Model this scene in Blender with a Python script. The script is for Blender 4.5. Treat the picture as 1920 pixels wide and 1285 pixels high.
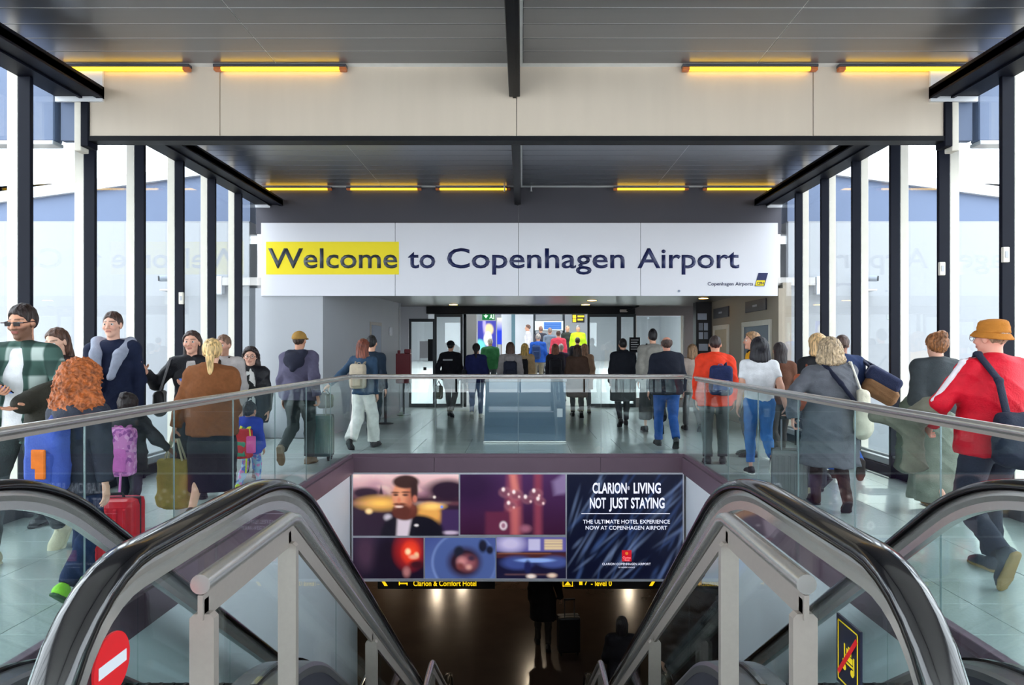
import bpy, bmesh, math, random
import numpy as np
from mathutils import Vector, Matrix

random.seed(7)
RNG = np.random.default_rng(11)
sc = bpy.context.scene
for o in list(bpy.data.objects):
    bpy.data.objects.remove(o)
COL = sc.collection

# ------------------------------------------------------------------ camera
F_PX = 1335.0                    # focal length in pixels of the 1920 x 1285 frame
VPX, VPY = 978.0, 654.0          # vanishing point of the hall axis
CAMX, EYE = 0.05, 1.55
cam_d = bpy.data.cameras.new('camera')
cam_d.sensor_width = 36.0
cam_d.lens = F_PX / 1920 * 36.0
cam_d.shift_x = -(VPX - 960) / 1920
cam_d.shift_y = (VPY - 642.5) / 1920
cam_d.clip_start = 0.05
cam_d.clip_end = 500
cam = bpy.data.objects.new('camera', cam_d)
COL.objects.link(cam)
cam.location = (CAMX, 0, EYE)
cam.rotation_euler = (math.radians(90), 0, 0)
sc.camera = cam

# ------------------------------------------------------------------ world, sun, exposure
world = bpy.data.worlds.new('world')
sc.world = world
world.use_nodes = True
bg = world.node_tree.nodes['Background']
bg.inputs['Color'].default_value = (0.90, 0.95, 1.0, 1)
bg.inputs['Strength'].default_value = 5.0
sun_d = bpy.data.lights.new('sun', 'SUN')
sun_d.energy = 9.0
sun_d.angle = math.radians(0.6)
sun_d.color = (1.0, 0.95, 0.86)
sun = bpy.data.objects.new('sun', sun_d)
COL.objects.link(sun)
# sunlight comes from beyond the terminal, a little from the right, high up
sun.rotation_euler = Vector((-0.27, -0.50, -1.0)).to_track_quat('-Z', 'Y').to_euler()
sc.view_settings.view_transform = 'Standard'
sc.view_settings.look = 'None'
sc.view_settings.gamma = 1.0
sc.view_settings.use_curve_mapping = False
sc.view_settings.exposure = 0.3
try:
    sc.cycles.transparent_max_bounces = 40
    sc.cycles.max_bounces = 10
    sc.cycles.diffuse_bounces = 5
    sc.cycles.sample_clamp_indirect = 6.0
    sc.cycles.caustics_reflective = False
    sc.cycles.caustics_refractive = False
except Exception:
    pass

# ------------------------------------------------------------------ pixel helpers (directions; depth is always a real distance)
def PX(px, Y): return (px - VPX) * Y / F_PX + CAMX
def PZ(py, Y): return EYE - (py - VPY) * Y / F_PX
def P3(px, py, Y): return Vector((PX(px, Y), Y, PZ(py, Y)))
def FY(py, z=0.0): return F_PX * (EYE - z) / (py - VPY)      # depth of a floor point seen at row py
def WY(px, X): return F_PX * (X - CAMX) / (px - VPX)          # depth of a side wall point seen at column px

# ------------------------------------------------------------------ materials
def lin(c):
    r = []
    for v in c[:3]:
        v = v / 255.0
        r.append(v / 12.92 if v <= 0.04045 else ((v + 0.055) / 1.055) ** 2.4)
    return (r[0], r[1], r[2], 1.0)

MATS = {}
def mat(name, rgb, rough=0.6, metal=0.0, var=0.08, scale=12.0, bump=0.0, bscale=None, spec=0.5, stretch=None, coat=0.0, emit=0.0, contrast=0.0):
    if name in MATS: return MATS[name]
    m = bpy.data.materials.new(name); m.use_nodes = True
    nt = m.node_tree; N = nt.nodes; Lk = nt.links
    b = N['Principled BSDF']
    c = lin(rgb)
    tc = N.new('ShaderNodeTexCoord')
    vec = tc.outputs['Object']
    if stretch:
        mp = N.new('ShaderNodeMapping'); mp.inputs['Scale'].default_value = stretch
        Lk.new(vec, mp.inputs['Vector']); vec = mp.outputs['Vector']
    nz = N.new('ShaderNodeTexNoise'); nz.inputs['Scale'].default_value = scale; nz.inputs['Detail'].default_value = 3
    Lk.new(vec, nz.inputs['Vector'])
    mx = N.new('ShaderNodeMix'); mx.data_type = 'RGBA'
    mx.inputs['A'].default_value = tuple(max(0, x * (1 - var)) for x in c[:3]) + (1,)
    mx.inputs['B'].default_value = tuple(min(1, x * (1 + var)) for x in c[:3]) + (1,)
    fac = nz.outputs['Fac']
    if contrast:
        mr = N.new('ShaderNodeMapRange'); mr.inputs['From Min'].default_value = .5 - contrast; mr.inputs['From Max'].default_value = .5 + contrast
        Lk.new(fac, mr.inputs['Value']); fac = mr.outputs['Result']
    Lk.new(fac, mx.inputs['Factor'])
    Lk.new(mx.outputs['Result'], b.inputs['Base Color'])
    b.inputs['Roughness'].default_value = rough
    b.inputs['Metallic'].default_value = metal
    b.inputs['Specular IOR Level'].default_value = spec
    b.inputs['Coat Weight'].default_value = coat
    if emit:
        Lk.new(mx.outputs['Result'], b.inputs['Emission Color'])
        b.inputs['Emission Strength'].default_value = emit
    if bump:
        n2 = N.new('ShaderNodeTexNoise'); n2.inputs['Scale'].default_value = bscale or scale * 4; n2.inputs['Detail'].default_value = 4
        Lk.new(vec, n2.inputs['Vector'])
        bp = N.new('ShaderNodeBump'); bp.inputs['Strength'].default_value = bump; bp.inputs['Distance'].default_value = 0.01
        Lk.new(n2.outputs['Fac'], bp.inputs['Height']); Lk.new(bp.outputs['Normal'], b.inputs['Normal'])
    MATS[name] = m
    return m

def glass(name, tint, refl=1.0, base=0.045):
    """clear pane: tinted see-through plus mirror reflection that grows towards grazing view (Schlick)"""
    if name in MATS: return MATS[name]
    m = bpy.data.materials.new(name); m.use_nodes = True
    nt = m.node_tree; N = nt.nodes; Lk = nt.links
    N.remove(N['Principled BSDF'])
    out = N['Material Output']
    tr = N.new('ShaderNodeBsdfTransparent'); tr.inputs['Color'].default_value = (*tint, 1)
    gl = N.new('ShaderNodeBsdfGlossy'); gl.inputs['Roughness'].default_value = 0.0
    gl.inputs['Color'].default_value = (0.95, 0.97, 0.97, 1)
    lw = N.new('ShaderNodeLayerWeight'); lw.inputs['Blend'].default_value = 0.5
    pw = N.new('ShaderNodeMath'); pw.operation = 'POWER'; pw.inputs[1].default_value = 5.0
    Lk.new(lw.outputs['Facing'], pw.inputs[0])
    ma = N.new('ShaderNodeMath'); ma.operation = 'MULTIPLY_ADD'; ma.inputs[1].default_value = (1 - base) * refl; ma.inputs[2].default_value = base
    ma.use_clamp = True
    Lk.new(pw.outputs[0], ma.inputs[0])
    mx = N.new('ShaderNodeMixShader')
    Lk.new(ma.outputs[0], mx.inputs['Fac']); Lk.new(tr.outputs[0], mx.inputs[1]); Lk.new(gl.outputs[0], mx.inputs[2])
    Lk.new(mx.outputs[0], out.inputs['Surface'])
    MATS[name] = m
    return m

def emis(name, rgb, strength):
    if name in MATS: return MATS[name]
    m = bpy.data.materials.new(name); m.use_nodes = True
    b = m.node_tree.nodes['Principled BSDF']
    b.inputs['Base Color'].default_value = lin(rgb)
    b.inputs['Emission Color'].default_value = lin(rgb)
    b.inputs['Emission Strength'].default_value = strength
    MATS[name] = m
    return m

def vcol_mat(name, rough=0.5, emit=0.0, spec=0.4, bump=0.0):
    if name in MATS: return MATS[name]
    m = bpy.data.materials.new(name); m.use_nodes = True
    nt = m.node_tree; N = nt.nodes
    b = N['Principled BSDF']
    a = N.new('ShaderNodeVertexColor'); a.layer_name = 'Col'
    nt.links.new(a.outputs['Color'], b.inputs['Base Color'])
    b.inputs['Roughness'].default_value = rough
    b.inputs['Specular IOR Level'].default_value = spec
    if emit:
        nt.links.new(a.outputs['Color'], b.inputs['Emission Color'])
        b.inputs['Emission Strength'].default_value = emit
    if bump:
        tc = N.new('ShaderNodeTexCoord')
        n2 = N.new('ShaderNodeTexNoise'); n2.inputs['Scale'].default_value = 90; n2.inputs['Detail'].default_value = 3
        nt.links.new(tc.outputs['Object'], n2.inputs['Vector'])
        bp = N.new('ShaderNodeBump'); bp.inputs['Strength'].default_value = bump; bp.inputs['Distance'].default_value = 0.01
        nt.links.new(n2.outputs['Fac'], bp.inputs['Height']); nt.links.new(bp.outputs['Normal'], b.inputs['Normal'])
    MATS[name] = m
    return m

# ------------------------------------------------------------------ objects
def link(o, parent=None):
    COL.objects.link(o)
    if parent is not None: o.parent = parent
    return o
def tag(o, label=None, cat=None, group=None, kind=None):
    if label: o['label'] = label
    if cat: o['category'] = cat
    if group: o['group'] = group
    if kind: o['kind'] = kind
    return o
def thing(name, label, cat, loc=(0, 0, 0), rz=0.0, group=None):
    o = bpy.data.objects.new(name, None); link(o)
    o.empty_display_size = 0.2
    o.location = loc; o.rotation_euler = (0, 0, rz)
    return tag(o, label, cat, group)
def struct_empty(name, label=None, loc=(0, 0, 0)):
    o = bpy.data.objects.new(name, None); link(o); o.location = loc
    o['kind'] = 'structure'
    if label: o['label'] = label
    return o

class MB:
    def __init__(s): s.v = []; s.f = []; s.smooth = []
    def add(s, vs, fs, smooth=False):
        n = len(s.v); s.v += [tuple(p) for p in vs]
        s.f += [tuple(i + n for i in f) for f in fs]; s.smooth += [smooth] * len(fs)
        return s
    def box(s, x0, x1, y0, y1, z0, z1):
        v = [(x, y, z) for z in (z0, z1) for y in (y0, y1) for x in (x0, x1)]
        return s.add(v, [(0, 2, 3, 1), (4, 5, 7, 6), (0, 1, 5, 4), (2, 6, 7, 3), (0, 4, 6, 2), (1, 3, 7, 5)])
    def bbox(s, x0, x1, y0, y1, z0, z1, b=0.005):
        """box with chamfered edges"""
        bm = bmesh.new(); bmesh.ops.create_cube(bm, size=1)
        for v in bm.verts:
            v.co = ((x0 + x1) / 2 + v.co.x * (x1 - x0), (y0 + y1) / 2 + v.co.y * (y1 - y0), (z0 + z1) / 2 + v.co.z * (z1 - z0))
        bmesh.ops.bevel(bm, geom=bm.edges[:] , offset=b, segments=2 if b > 0.012 else 1, affect='EDGES', profile=0.6)
        bm.verts.index_update()
        s.add([v.co[:] for v in bm.verts], [[v.index for v in f.verts] for f in bm.faces]); bm.free()
        return s
    def prism(s, pts, axis, a, b):
        """closed polygon pts (2D) extruded along axis from a to b"""
        def q(p, t):
            if axis == 'x': return (t, p[0], p[1])
            if axis == 'y': return (p[0], t, p[1])
            return (p[0], p[1], t)
        n = len(pts)
        v = [q(p, a) for p in pts] + [q(p, b) for p in pts]
        f = [tuple(range(n))[::-1], tuple(range(n, 2 * n))]
        f += [(i, (i + 1) % n, n + (i + 1) % n, n + i) for i in range(n)]
        return s.add(v, f)
    def tube(s, pts, r, n=12, cap=True, ry=None, up=(0, 0, 1)):
        pts = [Vector(p) for p in pts]; rings = []
        for i, p in enumerate(pts):
            t = (pts[min(i + 1, len(pts) - 1)] - pts[max(i - 1, 0)]).normalized()
            u = Vector(up)
            if abs(t.dot(u)) > 0.98: u = Vector((1, 0, 0))
            a = t.cross(u).normalized(); b = a.cross(t).normalized()
            rr = r[i] if isinstance(r, (list, tuple)) else r
            r2 = ry if ry is not None else rr
            rings.append([p + a * rr * math.cos(2 * math.pi * k / n) + b * r2 * math.sin(2 * math.pi * k / n) for k in range(n)])
        v = [q for ring in rings for q in ring]; f = []
        for i in range(len(rings) - 1):
            for k in range(n):
                f.append((i * n + k, i * n + (k + 1) % n, (i + 1) * n + (k + 1) % n, (i + 1) * n + k))
        s.add(v, f, True)
        if cap:
            m = len(rings) - 1
            s.add(rings[0], [tuple(range(n))[::-1]]); s.add(rings[m], [tuple(range(n))])
        return s
    def sweep(s, path, sec, x0=0.0, smooth=False):
        """section (x, n) swept along a path of (y, z) points; n is measured along the path normal"""
        P = [Vector((0, p[0], p[1])) for p in path]; m = len(sec); v = []; f = []
        for i, p in enumerate(P):
            t = (P[min(i + 1, len(P) - 1)] - P[max(i - 1, 0)]).normalized()
            nrm = Vector((0, -t.z, t.y))
            for (sx, sn) in sec: v.append((x0 + sx, p.y + nrm.y * sn, p.z + nrm.z * sn))
        for i in range(len(P) - 1):
            for k in range(m):
                f.append((i * m + k, (i + 1) * m + k, (i + 1) * m + (k + 1) % m, i * m + (k + 1) % m))
        s.add(v, f, smooth)
        s.add(v[:m], [tuple(range(m))]); s.add(v[-m:], [tuple(range(m))[::-1]])
        return s
    def disc(s, c, r, axis, t, n=24):
        pts = [(c[0] + r * math.cos(2 * math.pi * k / n), c[1] + r * math.sin(2 * math.pi * k / n)) for k in range(n)]
        return s.prism(pts, axis, t[0], t[1])
    def mesh(s, name, m=None):
        me = bpy.data.meshes.new(name); me.from_pydata(s.v, [], s.f)
        me.polygons.foreach_set('use_smooth', s.smooth)
        bm = bmesh.new(); bm.from_mesh(me); bmesh.ops.recalc_face_normals(bm, faces=bm.faces[:]); bm.to_mesh(me); bm.free()
        if m: me.materials.append(m)
        return me
    def build(s, name, m, parent=None, loc=None):
        o = bpy.data.objects.new(name, s.mesh(name, m)); link(o, parent)
        if loc: o.location = loc
        return o

def struct(name, mb, m, label=None, parent=None):
    o = mb.build(name, m, parent)
    if parent is None: o['kind'] = 'structure'
    if label: o['label'] = label
    return o

def text(name, body, m, parent, x0, x1, z0, cap_h, y, bold=0.0, depth=0.004, facing='-y', rot=None, fit=True):
    """lettering as a mesh: baseline z0, capital height cap_h, stretched between x0 and x1, standing on plane y facing the camera"""
    cu = bpy.data.curves.new(name, 'FONT'); cu.body = body; cu.offset = bold; cu.extrude = 0.0; cu.resolution_u = 3
    tmp = bpy.data.objects.new(name, cu); COL.objects.link(tmp)
    dg = bpy.context.evaluated_depsgraph_get()
    me = bpy.data.meshes.new_from_object(tmp.evaluated_get(dg))
    bpy.data.objects.remove(tmp); bpy.data.curves.remove(cu)
    co = np.zeros(len(me.vertices) * 3, np.float32); me.vertices.foreach_get('co', co); co = co.reshape(-1, 3)
    capref = 0.729      # capital height of the built-in font
    sx = (x1 - x0) / (co[:, 0].max() - co[:, 0].min()); sz = cap_h / capref
    X = (co[:, 0] - co[:, 0].min()) * sx + x0; Z = co[:, 1] * sz + z0
    new = np.stack([X, np.full_like(X, y), Z], 1).astype(np.float32)
    me.vertices.foreach_set('co', new.ravel()); me.update()
    bm = bmesh.new(); bm.from_mesh(me)
    bmesh.ops.remove_doubles(bm, verts=bm.verts[:], dist=1e-5)
    r = bmesh.ops.extrude_face_region(bm, geom=bm.faces[:])
    for g in r['geom']:
        if isinstance(g, bmesh.types.BMVert): g.co.y -= depth
    bmesh.ops.recalc_face_normals(bm, faces=bm.faces[:])
    bm.to_mesh(me); bm.free()
    me.materials.clear(); me.materials.append(m)
    o = bpy.data.objects.new(name, me); link(o, parent)
    return o
# ================================================================== shared materials
m_tile = mat('granite_tile', (172, 181, 179), 0.2, var=0.22, scale=55, spec=0.5)
m_joint = mat('tile_joint', (48, 52, 54), 0.8)
m_plank = mat('ceiling_metal', (126, 129, 136), 0.28, 0.72, var=0.05, scale=3, stretch=(0.3, 6, 6))
m_gap = mat('ceiling_gap', (236, 238, 240), 0.6)
m_beam = mat('beam_panel', (204, 190, 174), 0.42, 0.1, var=0.07, scale=2.2, stretch=(2.5, 1, 0.3))
m_darkbeam = mat('dark_fascia_panel', (74, 72, 80), 0.4, 0.3, var=0.06, scale=2)
m_black = mat('black_frame', (18, 19, 24), 0.45, 0.0, spec=0.15)
m_navy = mat('mullion_navy', (15, 18, 30), 0.5, 0.0, spec=0.12)
m_cream = mat('mullion_cream', (214, 208, 196), 0.6)
m_white = mat('white_paint', (214, 216, 222), 0.5, var=0.03, scale=4)
m_well = mat('stairwell_white', (238, 240, 246), 0.55, var=0.03, scale=3)
m_fascia = mat('opening_fascia', (108, 84, 98), 0.45, 0.0, var=0.08, scale=5)
m_steel = mat('brushed_steel', (214, 210, 206), 0.24, 0.8, var=0.07, scale=40, stretch=(1, 1, 12), bump=0.03, bscale=180)
m_steel_d = mat('satin_steel', (164, 154, 146), 0.42, 0.4, var=0.06, scale=60)
m_rubber = mat('handrail_rubber', (14, 13, 16), 0.16, 0.0, var=0.1, spec=0.7, coat=0.35)
m_glassb = glass('balustrade_glass', (0.925, 0.968, 0.963), 0.42, 0.035)
m_glassw = glass('window_glass', (0.93, 0.955, 0.965), 0.8, 0.05)
m_glassd = glass('door_glass', (0.90, 0.94, 0.935), 1.0, 0.05)
m_grey = mat('grey_wall_panel', (172, 174, 180), 0.5, var=0.03, scale=2)
m_grey2 = mat('blue_grey_wall_panel', (140, 148, 166), 0.45, var=0.04, scale=2)
m_beige = mat('beige_wall_panel', (150, 138, 122), 0.55, var=0.05, scale=3)
m_yel = mat('sign_yellow', (244, 220, 8), 0.45, var=0.02)
m_sign = mat('sign_white', (222, 221, 228), 0.35, var=0.02, scale=2)
m_ink = mat('sign_navy', (14, 26, 78), 0.45, var=0.03)
m_ink2 = mat('sign_ink_on_yellow', (52, 58, 66), 0.45, var=0.03)

m_roofband = mat('facade_grey_band', (92, 106, 134), 0.6, var=0.04, scale=0.8)
m_roofedge = mat('roof_edge', (206, 208, 212), 0.6)
XW = 4.57                  # side walls
XO = 2.37                  # half width of the floor opening
Y0, Y1O = 1.30, 10.14      # opening from / to
YB, YS = 7.08, 12.38       # cross beam, sign wall
ZC, ZR = 4.35, 4.05        # ceiling, side rail
ZL = -4.0                  # lower hall floor

# ================================================================== floor
mb = MB()
mb.box(-XW, -XO, -5, YS + 0.1, -0.2, -0.006); mb.box(XO, XW, -5, YS + 0.1, -0.2, -0.006)
mb.box(-XO, XO, -5, Y0, -0.2, -0.006); mb.box(-XO, XO, Y1O, YS + 0.1, -0.2, -0.006)
mb.box(-5.2, 5.2, YS + 0.1, 19.4, -0.2, -0.006)
floor = struct('floor', mb, m_joint, 'dark joint bed under the grey granite tiles')
def tiles(xs, ys, parent):
    cache = {}
    for i in range(len(xs) - 1):
        for j in range(len(ys) - 1):
            w, d = round(xs[i + 1] - xs[i], 3), round(ys[j + 1] - ys[j], 3)
            if (w, d) not in cache:
                cache[(w, d)] = MB().bbox(-w / 2 + .002, w / 2 - .002, -d / 2 + .002, d / 2 - .002, -0.008, 0.0, 0.0015).mesh('floor_tile', m_tile)
            o = bpy.data.objects.new('floor_tile', cache[(w, d)]); link(o, parent)
            o.location = ((xs[i] + xs[i + 1]) / 2, (ys[j] + ys[j + 1]) / 2, 0)
ys = [2.92 + 0.4665 * k for k in range(21)]
xs = [2.37, 2.78, 3.48, 4.18, 4.57]
tiles(xs, ys, floor); tiles([-x for x in xs[::-1]], ys, floor)
tiles([-XO + i * XO * 2 / 6 for i in range(7)], [Y1O + 0.02] + ys[16:], floor)
tiles([-3.5 + i * 0.8067 for i in range(11)], [ys[-1] + 0.65 * k for k in range(12)], floor)
# one plain slab of the same stone where joints can no longer be told apart
hall = MB().prism([(19.4, -.2), (46, -.2), (46, .774), (28, .774), (19.4, 0.0)], 'x', -9, 9)      # rises gently beyond the doors
m_hallfloor = mat('terminal_floor_stone', (196, 198, 196), 0.25, var=0.06, scale=3)
struct('floor_terminal', hall, m_hallfloor, 'pale polished floor of the terminal beyond the doors')

# ================================================================== ceiling planks
mb = MB().box(-XW - .1, XW + .1, -5, YS + .2, ZC + .004, ZC + .25)
ceiling = struct('ceiling', mb, m_gap, 'light backing above the grey metal ceiling planks')
segs = [(-XW, -2.36), (-2.36, -0.06), (0.06, 2.36), (2.36, XW)]
def planks(ya, yb, pitch):
    n = int(round((yb - ya) / pitch))
    cache = {}
    for k in range(n):
        for (a, b) in segs:
            w = round(b - a, 3)
            if w not in cache:
                cache[w] = MB().bbox(-w / 2 + .003, w / 2 - .003, -pitch / 2 + .007, pitch / 2 - .007, -0.012, 0.03, 0.003).mesh('ceiling_plank', m_plank)
            o = bpy.data.objects.new('ceiling_plank', cache[w]); link(o, ceiling)
            o.location = ((a + b) / 2, ya + (k + .5) * pitch, ZC + 0.012)
planks(YB - 0.09 - 0.285 * 12, YB - 0.09, 0.285)
planks(YB + 0.22, YS - 0.14, (YS - 0.14 - YB - 0.22) / 18)

# roof slab over the whole bridge keeps daylight out from above
struct('roof_slab', MB().box(-XW - .1, XW + .1, -5.2, 19.6, ZC + .3, ZC + .5), m_darkbeam, 'flat roof above the bridge')

# cross beam
beam = struct_empty('cross_beam', 'beige clad cross beam with dark bottom edge')
XBE = 4.25
for (a, b) in ((-XBE, -2.95), (-2.95, 0.0), (0.0, 2.95), (2.95, XBE)):
    MB().bbox(a + .003, b - .003, YB, YB + .13, 3.665, ZC + .02, 0.004).build('beam_panel', m_beam, beam)
MB().box(-XBE, XBE, YB - .012, YB + .145, 3.615, 3.663).build('bottom_edge', m_black, beam)
MB().box(-XBE, XBE, YB + .02, YB + .12, 3.64, ZC).build('core', m_darkbeam, beam)
for s in (-1, 1):
    MB().box(min(s * 4.10, s * XW), max(s * 4.10, s * XW), YB - .03, YB - .002, 4.0, ZC - .005).build('daylit_end_plate', m_white, beam)  # white colour stands in for daylight on the beam end
    MB().bbox(*sorted((s * XBE, s * (XBE + .075))), YB - .02, YB + .15, 3.56, 4.06, .006).build('end_post', m_navy, beam)
    MB().bbox(*sorted((s * (XBE + .08), s * (XBE + .15))), YB + .0, YB + .13, 3.52, 4.06, .006).build('end_post_cover', m_cream, beam)
    MB().bbox(*sorted((s * (XBE + .15), s * (XW - .01))), YB + .04, YB + .12, 3.63, 4.06, .004).build('end_panel', m_roofband, beam)
# dark band above the sign
band = struct_empty('wall_far', 'dark grey panelled band above the welcome sign')
for (a, b) in ((-XW, 0.0), (0.0, XW)):
    MB().bbox(a + .003, b - .003, YS, YS + .1, 3.55, ZC + .02, 0.003).build('band_panel', m_darkbeam, band)
for s in (-1, 1):
    MB().box(min(s * 4.32, s * XW), max(s * 4.32, s * XW), YS - .03, YS - .002, 4.0, ZC - .01).build('daylit_end_plate', m_white, band)  # same white end piece, daylight put into its colour

# centre fin hanging under the ceiling
for i, (a, b) in enumerate(((-5, YB - .01), (YB + .15, YS - .01))):
    f = struct('trim_%d' % (1 + i), MB().bbox(-.075, .035, a, b, ZR, ZC, .006).box(-.035, -.005, a, b, ZR - .012, ZR), m_black, 'black fin hanging along the middle of the ceiling')

# side rails under the ceiling edge
n = 3
for s in (-1, 1):
    for (a, b) in ((-5, YB + .1), (YB + .1, YS)):
        x0, x1 = sorted((s * 4.10, s * XW))
        o = MB().box(x0, x1, a, b, ZR, ZR + .07).box(*sorted((s * 4.10, s * 4.16)), a, b, ZR - .02, ZR + .1).box(*sorted((s * 4.30, s * 4.33)), a, b, ZR - .02, ZR).build('trim_%d' % n, m_navy)
        o['kind'] = 'structure'; o['label'] = 'dark rail along the top of the side windows'; n += 1

# yellow light strips between planks and beam
m_lamp = emis('yellow_tube', (255, 196, 40), 3.0)
m_lampend = mat('lamp_end_cap', (196, 110, 60), 0.4)
def lamp(px0, px1, Y, z, lab, group):
    t = thing('strip_light', lab, 'ceiling light', (0, Y, z), 0, group)
    a, b = PX(px0, Y), PX(px1, Y)
    MB().box(a, b, -.035, .035, .005, .03).build('housing', m_darkbeam, t)
    MB().tube([(a + .07, 0, -.004), (b - .07, 0, -.004)], .022, 10).build('tube', m_lamp, t)
    for q in (a, b - .07):
        MB().bbox(q, q + .07, -.03, .03, -.03, .008, .006).build('end_cap', m_lampend, t)
for (a, b, l) in ((108, 357, 'leftmost yellow strip light above the near beige beam'), (402, 650, 'yellow strip light left of the ceiling fin on the near beam'),
                  (1279, 1532, 'yellow strip light right of the ceiling fin on the near beam'), (1571, 1826, 'rightmost yellow strip light above the near beige beam')):
    lamp(a, b, YB - .05, ZC - .03, l, 'strip lights at the near beam')
for (a, b, l) in ((492, 622, 'leftmost yellow strip light above the welcome sign'), (650, 790, 'second yellow strip light from the left above the welcome sign'),
                  (817, 957, 'yellow strip light just left of the fin above the sign'), (1150, 1291, 'yellow strip light right of the fin above the sign'), (1318, 1460, 'rightmost yellow strip light above the welcome sign')):
    lamp(a, b, YS - .06, ZC - .03, l, 'strip lights above the sign')
# two small sprinkler heads
for px in (946, 996):
    t = thing('sprinkler', 'small pale sprinkler head %s of the fin above the welcome sign' % ('left' if px < 970 else 'right'), 'sprinkler', (PX(px, YS - .12), YS - .12, ZC - .09), 0, 'sprinkler heads above the sign')
    MB().tube([(0, 0, .03), (0, 0, .09)], .012, 8).build('stem', m_white, t); MB().tube([(0, 0, 0), (0, 0, .03)], [.02, .012], 8).build('head', m_white, t)

# ================================================================== side window walls
ymull = [12.46 - 0.985 * k for k in range(0, 18)]
wn = 1
m_sill = mat('window_sill_steel', (150, 152, 156), 0.35, 0.6)
for s in (-1, 1):
    side = 'left' if s < 0 else 'right'
    for k in range(len(ymull) - 1):
        yb, ya = ymull[k], ymull[k + 1]
        w = struct_empty('window_%d' % wn, 'tall window bay of the %s glass wall' % side, (s * XW, ya, 0)); wn += 1
        def sb(x0, x1, *r):  # x measured inwards from the wall plane
            a, b = sorted((-s * x0, -s * x1)); return MB().bbox(a, b, *r, .004)
        sb(-.005, .007, .025, yb - ya - .025, .20, ZR).build('pane', m_glassw, w)
        sb(.0, .115, -.024, .024, 0.0, ZR).build('mullion', m_navy, w)
        sb(-.10, -.002, -.022, .022, 0.0, ZR + .3).build('outer_mullion', m_cream, w)
        sb(-.04, .06, .024, yb - ya - .024, 0.0, .12).build('base_rail', m_navy, w)
        sb(-.04, .03, .024, yb - ya - .024, .122, .20).build('sill', m_sill, w)
        sb(.06, .10, .026, yb - ya - .026, .24, .27).build('heating_pipe', m_sill, w)
# boxes clipped to the mullions
for (px, py, hh, lab, sidex) in ((1768, 505, .14, 'small grey sensor box on a dark right window mullion', XW), (1881, 479, .14, 'small grey sensor box on the nearest right window mullion', XW), (347, 560, .16, 'small cream sensor box on a left window mullion', -XW)):
    yy = min(ymull, key=lambda q: abs(q - WY(px, sidex))); z = PZ(py, yy)
    t = thing('sensor_box', lab, 'sensor', (sidex - math.copysign(.10, sidex), yy - .045, z))
    MB().bbox(-.03, .03, -.018, .018, -hh / 2, hh / 2, .005).build('case', m_cream, t); MB().bbox(-.015, .015, -.022, -.017, -.03, .03, .002).build('cover', m_grey, t)

# the cross beam carries on outside as a blue-grey canopy panel
for s, nm in ((-1, 'left'), (1, 'right')):
    t = thing('canopy_panel', 'blue-grey canopy panel outside the %s windows in line with the beam' % nm, 'canopy', (s * 4.60, YB, 3.62))
    MB().bbox(*sorted((0, s * 4.0)), 0, .14, 0, 1.4, .01).build('panel', m_roofband, t); MB().bbox(*sorted((0, s * 4.0)), -.015, .155, -.04, .0, .006).build('bottom_edge', m_roofedge, t)
# unseen back of the bridge, made of glass to let more daylight in
for k in range(8):
    a = -XW + k * XW / 4; w = struct_empty('window_%d' % wn, 'unseen end wall behind the viewer, glazed to add daylight', (a, -5.1, 0)); wn += 1
    MB().box(.03, XW / 4 - .03, -.006, .006, .1, ZC).build('pane', m_glassw, w); MB().box(-.03, .03, -.05, .05, 0, ZC + .1).build('mullion', m_navy, w)

# ================================================================== terminal gable outside, both sides of the bridge
m_facade = mat('facade_white', (150, 153, 158), 0.7, var=0.02, scale=0.6)
m_roofband = mat('facade_grey_band', (92, 106, 134), 0.6, var=0.04, scale=0.8)
m_roofedge = mat('roof_edge', (206, 208, 212), 0.6)
YF = 12.62
bld = thing('terminal_building', 'white terminal building with grey gable band seen through the side windows', 'building', (0, YF, ZL - 1))
for s in (-1, 1):
    def zr(x): return 4.58 - 0.135 * (abs(x) - 6.07) - (ZL - 1)
    zb = PZ(415, YF) - (ZL - 1)
    xa, xb = 4.78 * s, 24 * s
    MB().box(*sorted((xa, xb)), 0, .4, 0, zb).build('wall', m_facade, bld)
    MB().prism([(xa, zb), (xb, zb), (xb, zr(xb) - .0), (xa, zr(xa))], 'y', .05, .4).build('gable_band', m_roofband, bld)
    MB().prism([(xa, zr(xa) - .02), (xb, zr(xb) - .02), (xb, zr(xb) + .17), (xa, zr(xa) + .17)], 'y', -.04, 2.0).build('roof_edge', m_roofedge, bld)
    # security camera on a bracket
    px = 318 if s < 0 else 1626
    t = thing('security_camera', 'grey outdoor security camera on the white facade on the %s' % ('left' if s < 0 else 'right'), 'camera', P3(px, 532, YF - .22))
    MB().tube([(s * .13, -.1, .08), (-s * .09, .06, .1)], .055, 14).build('housing', mat('cctv_grey', (150, 158, 170), .5), t)
    MB().tube([(s * .145, -.11, .079), (s * .132, -.102, .08)], .045, 14).build('lens', m_black, t)
    MB().tube([(-s * .02, .02, -.1), (-s * .02, .02, .07)], .022, 10).build('bracket', m_white, t)
    MB().bbox(-.16, .16, -.03, .21, -.125, -.1, .006).build('shelf', m_white, t)
for (px, lab) in ((410, 'small pale box on the white facade left of the sign'), (1537, 'small pale box on the white facade right of the sign')):
    t = thing('wall_box', lab, 'wall box', P3(px, 535, YF - .08))
    MB().bbox(-.08, .08, -.06, .075, -.15, .15, .008).build('case', m_white, t); MB().bbox(-.09, .09, -.08, .075, -.17, -.15, .004).build('lip', m_grey, t)
struct('ground', MB().box(-60, 60, -30, 80, ZL - 1.3, ZL - 1), mat('apron_concrete', (186, 186, 182), .8, var=.08, scale=.4), 'grey ground far below the bridge')

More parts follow.
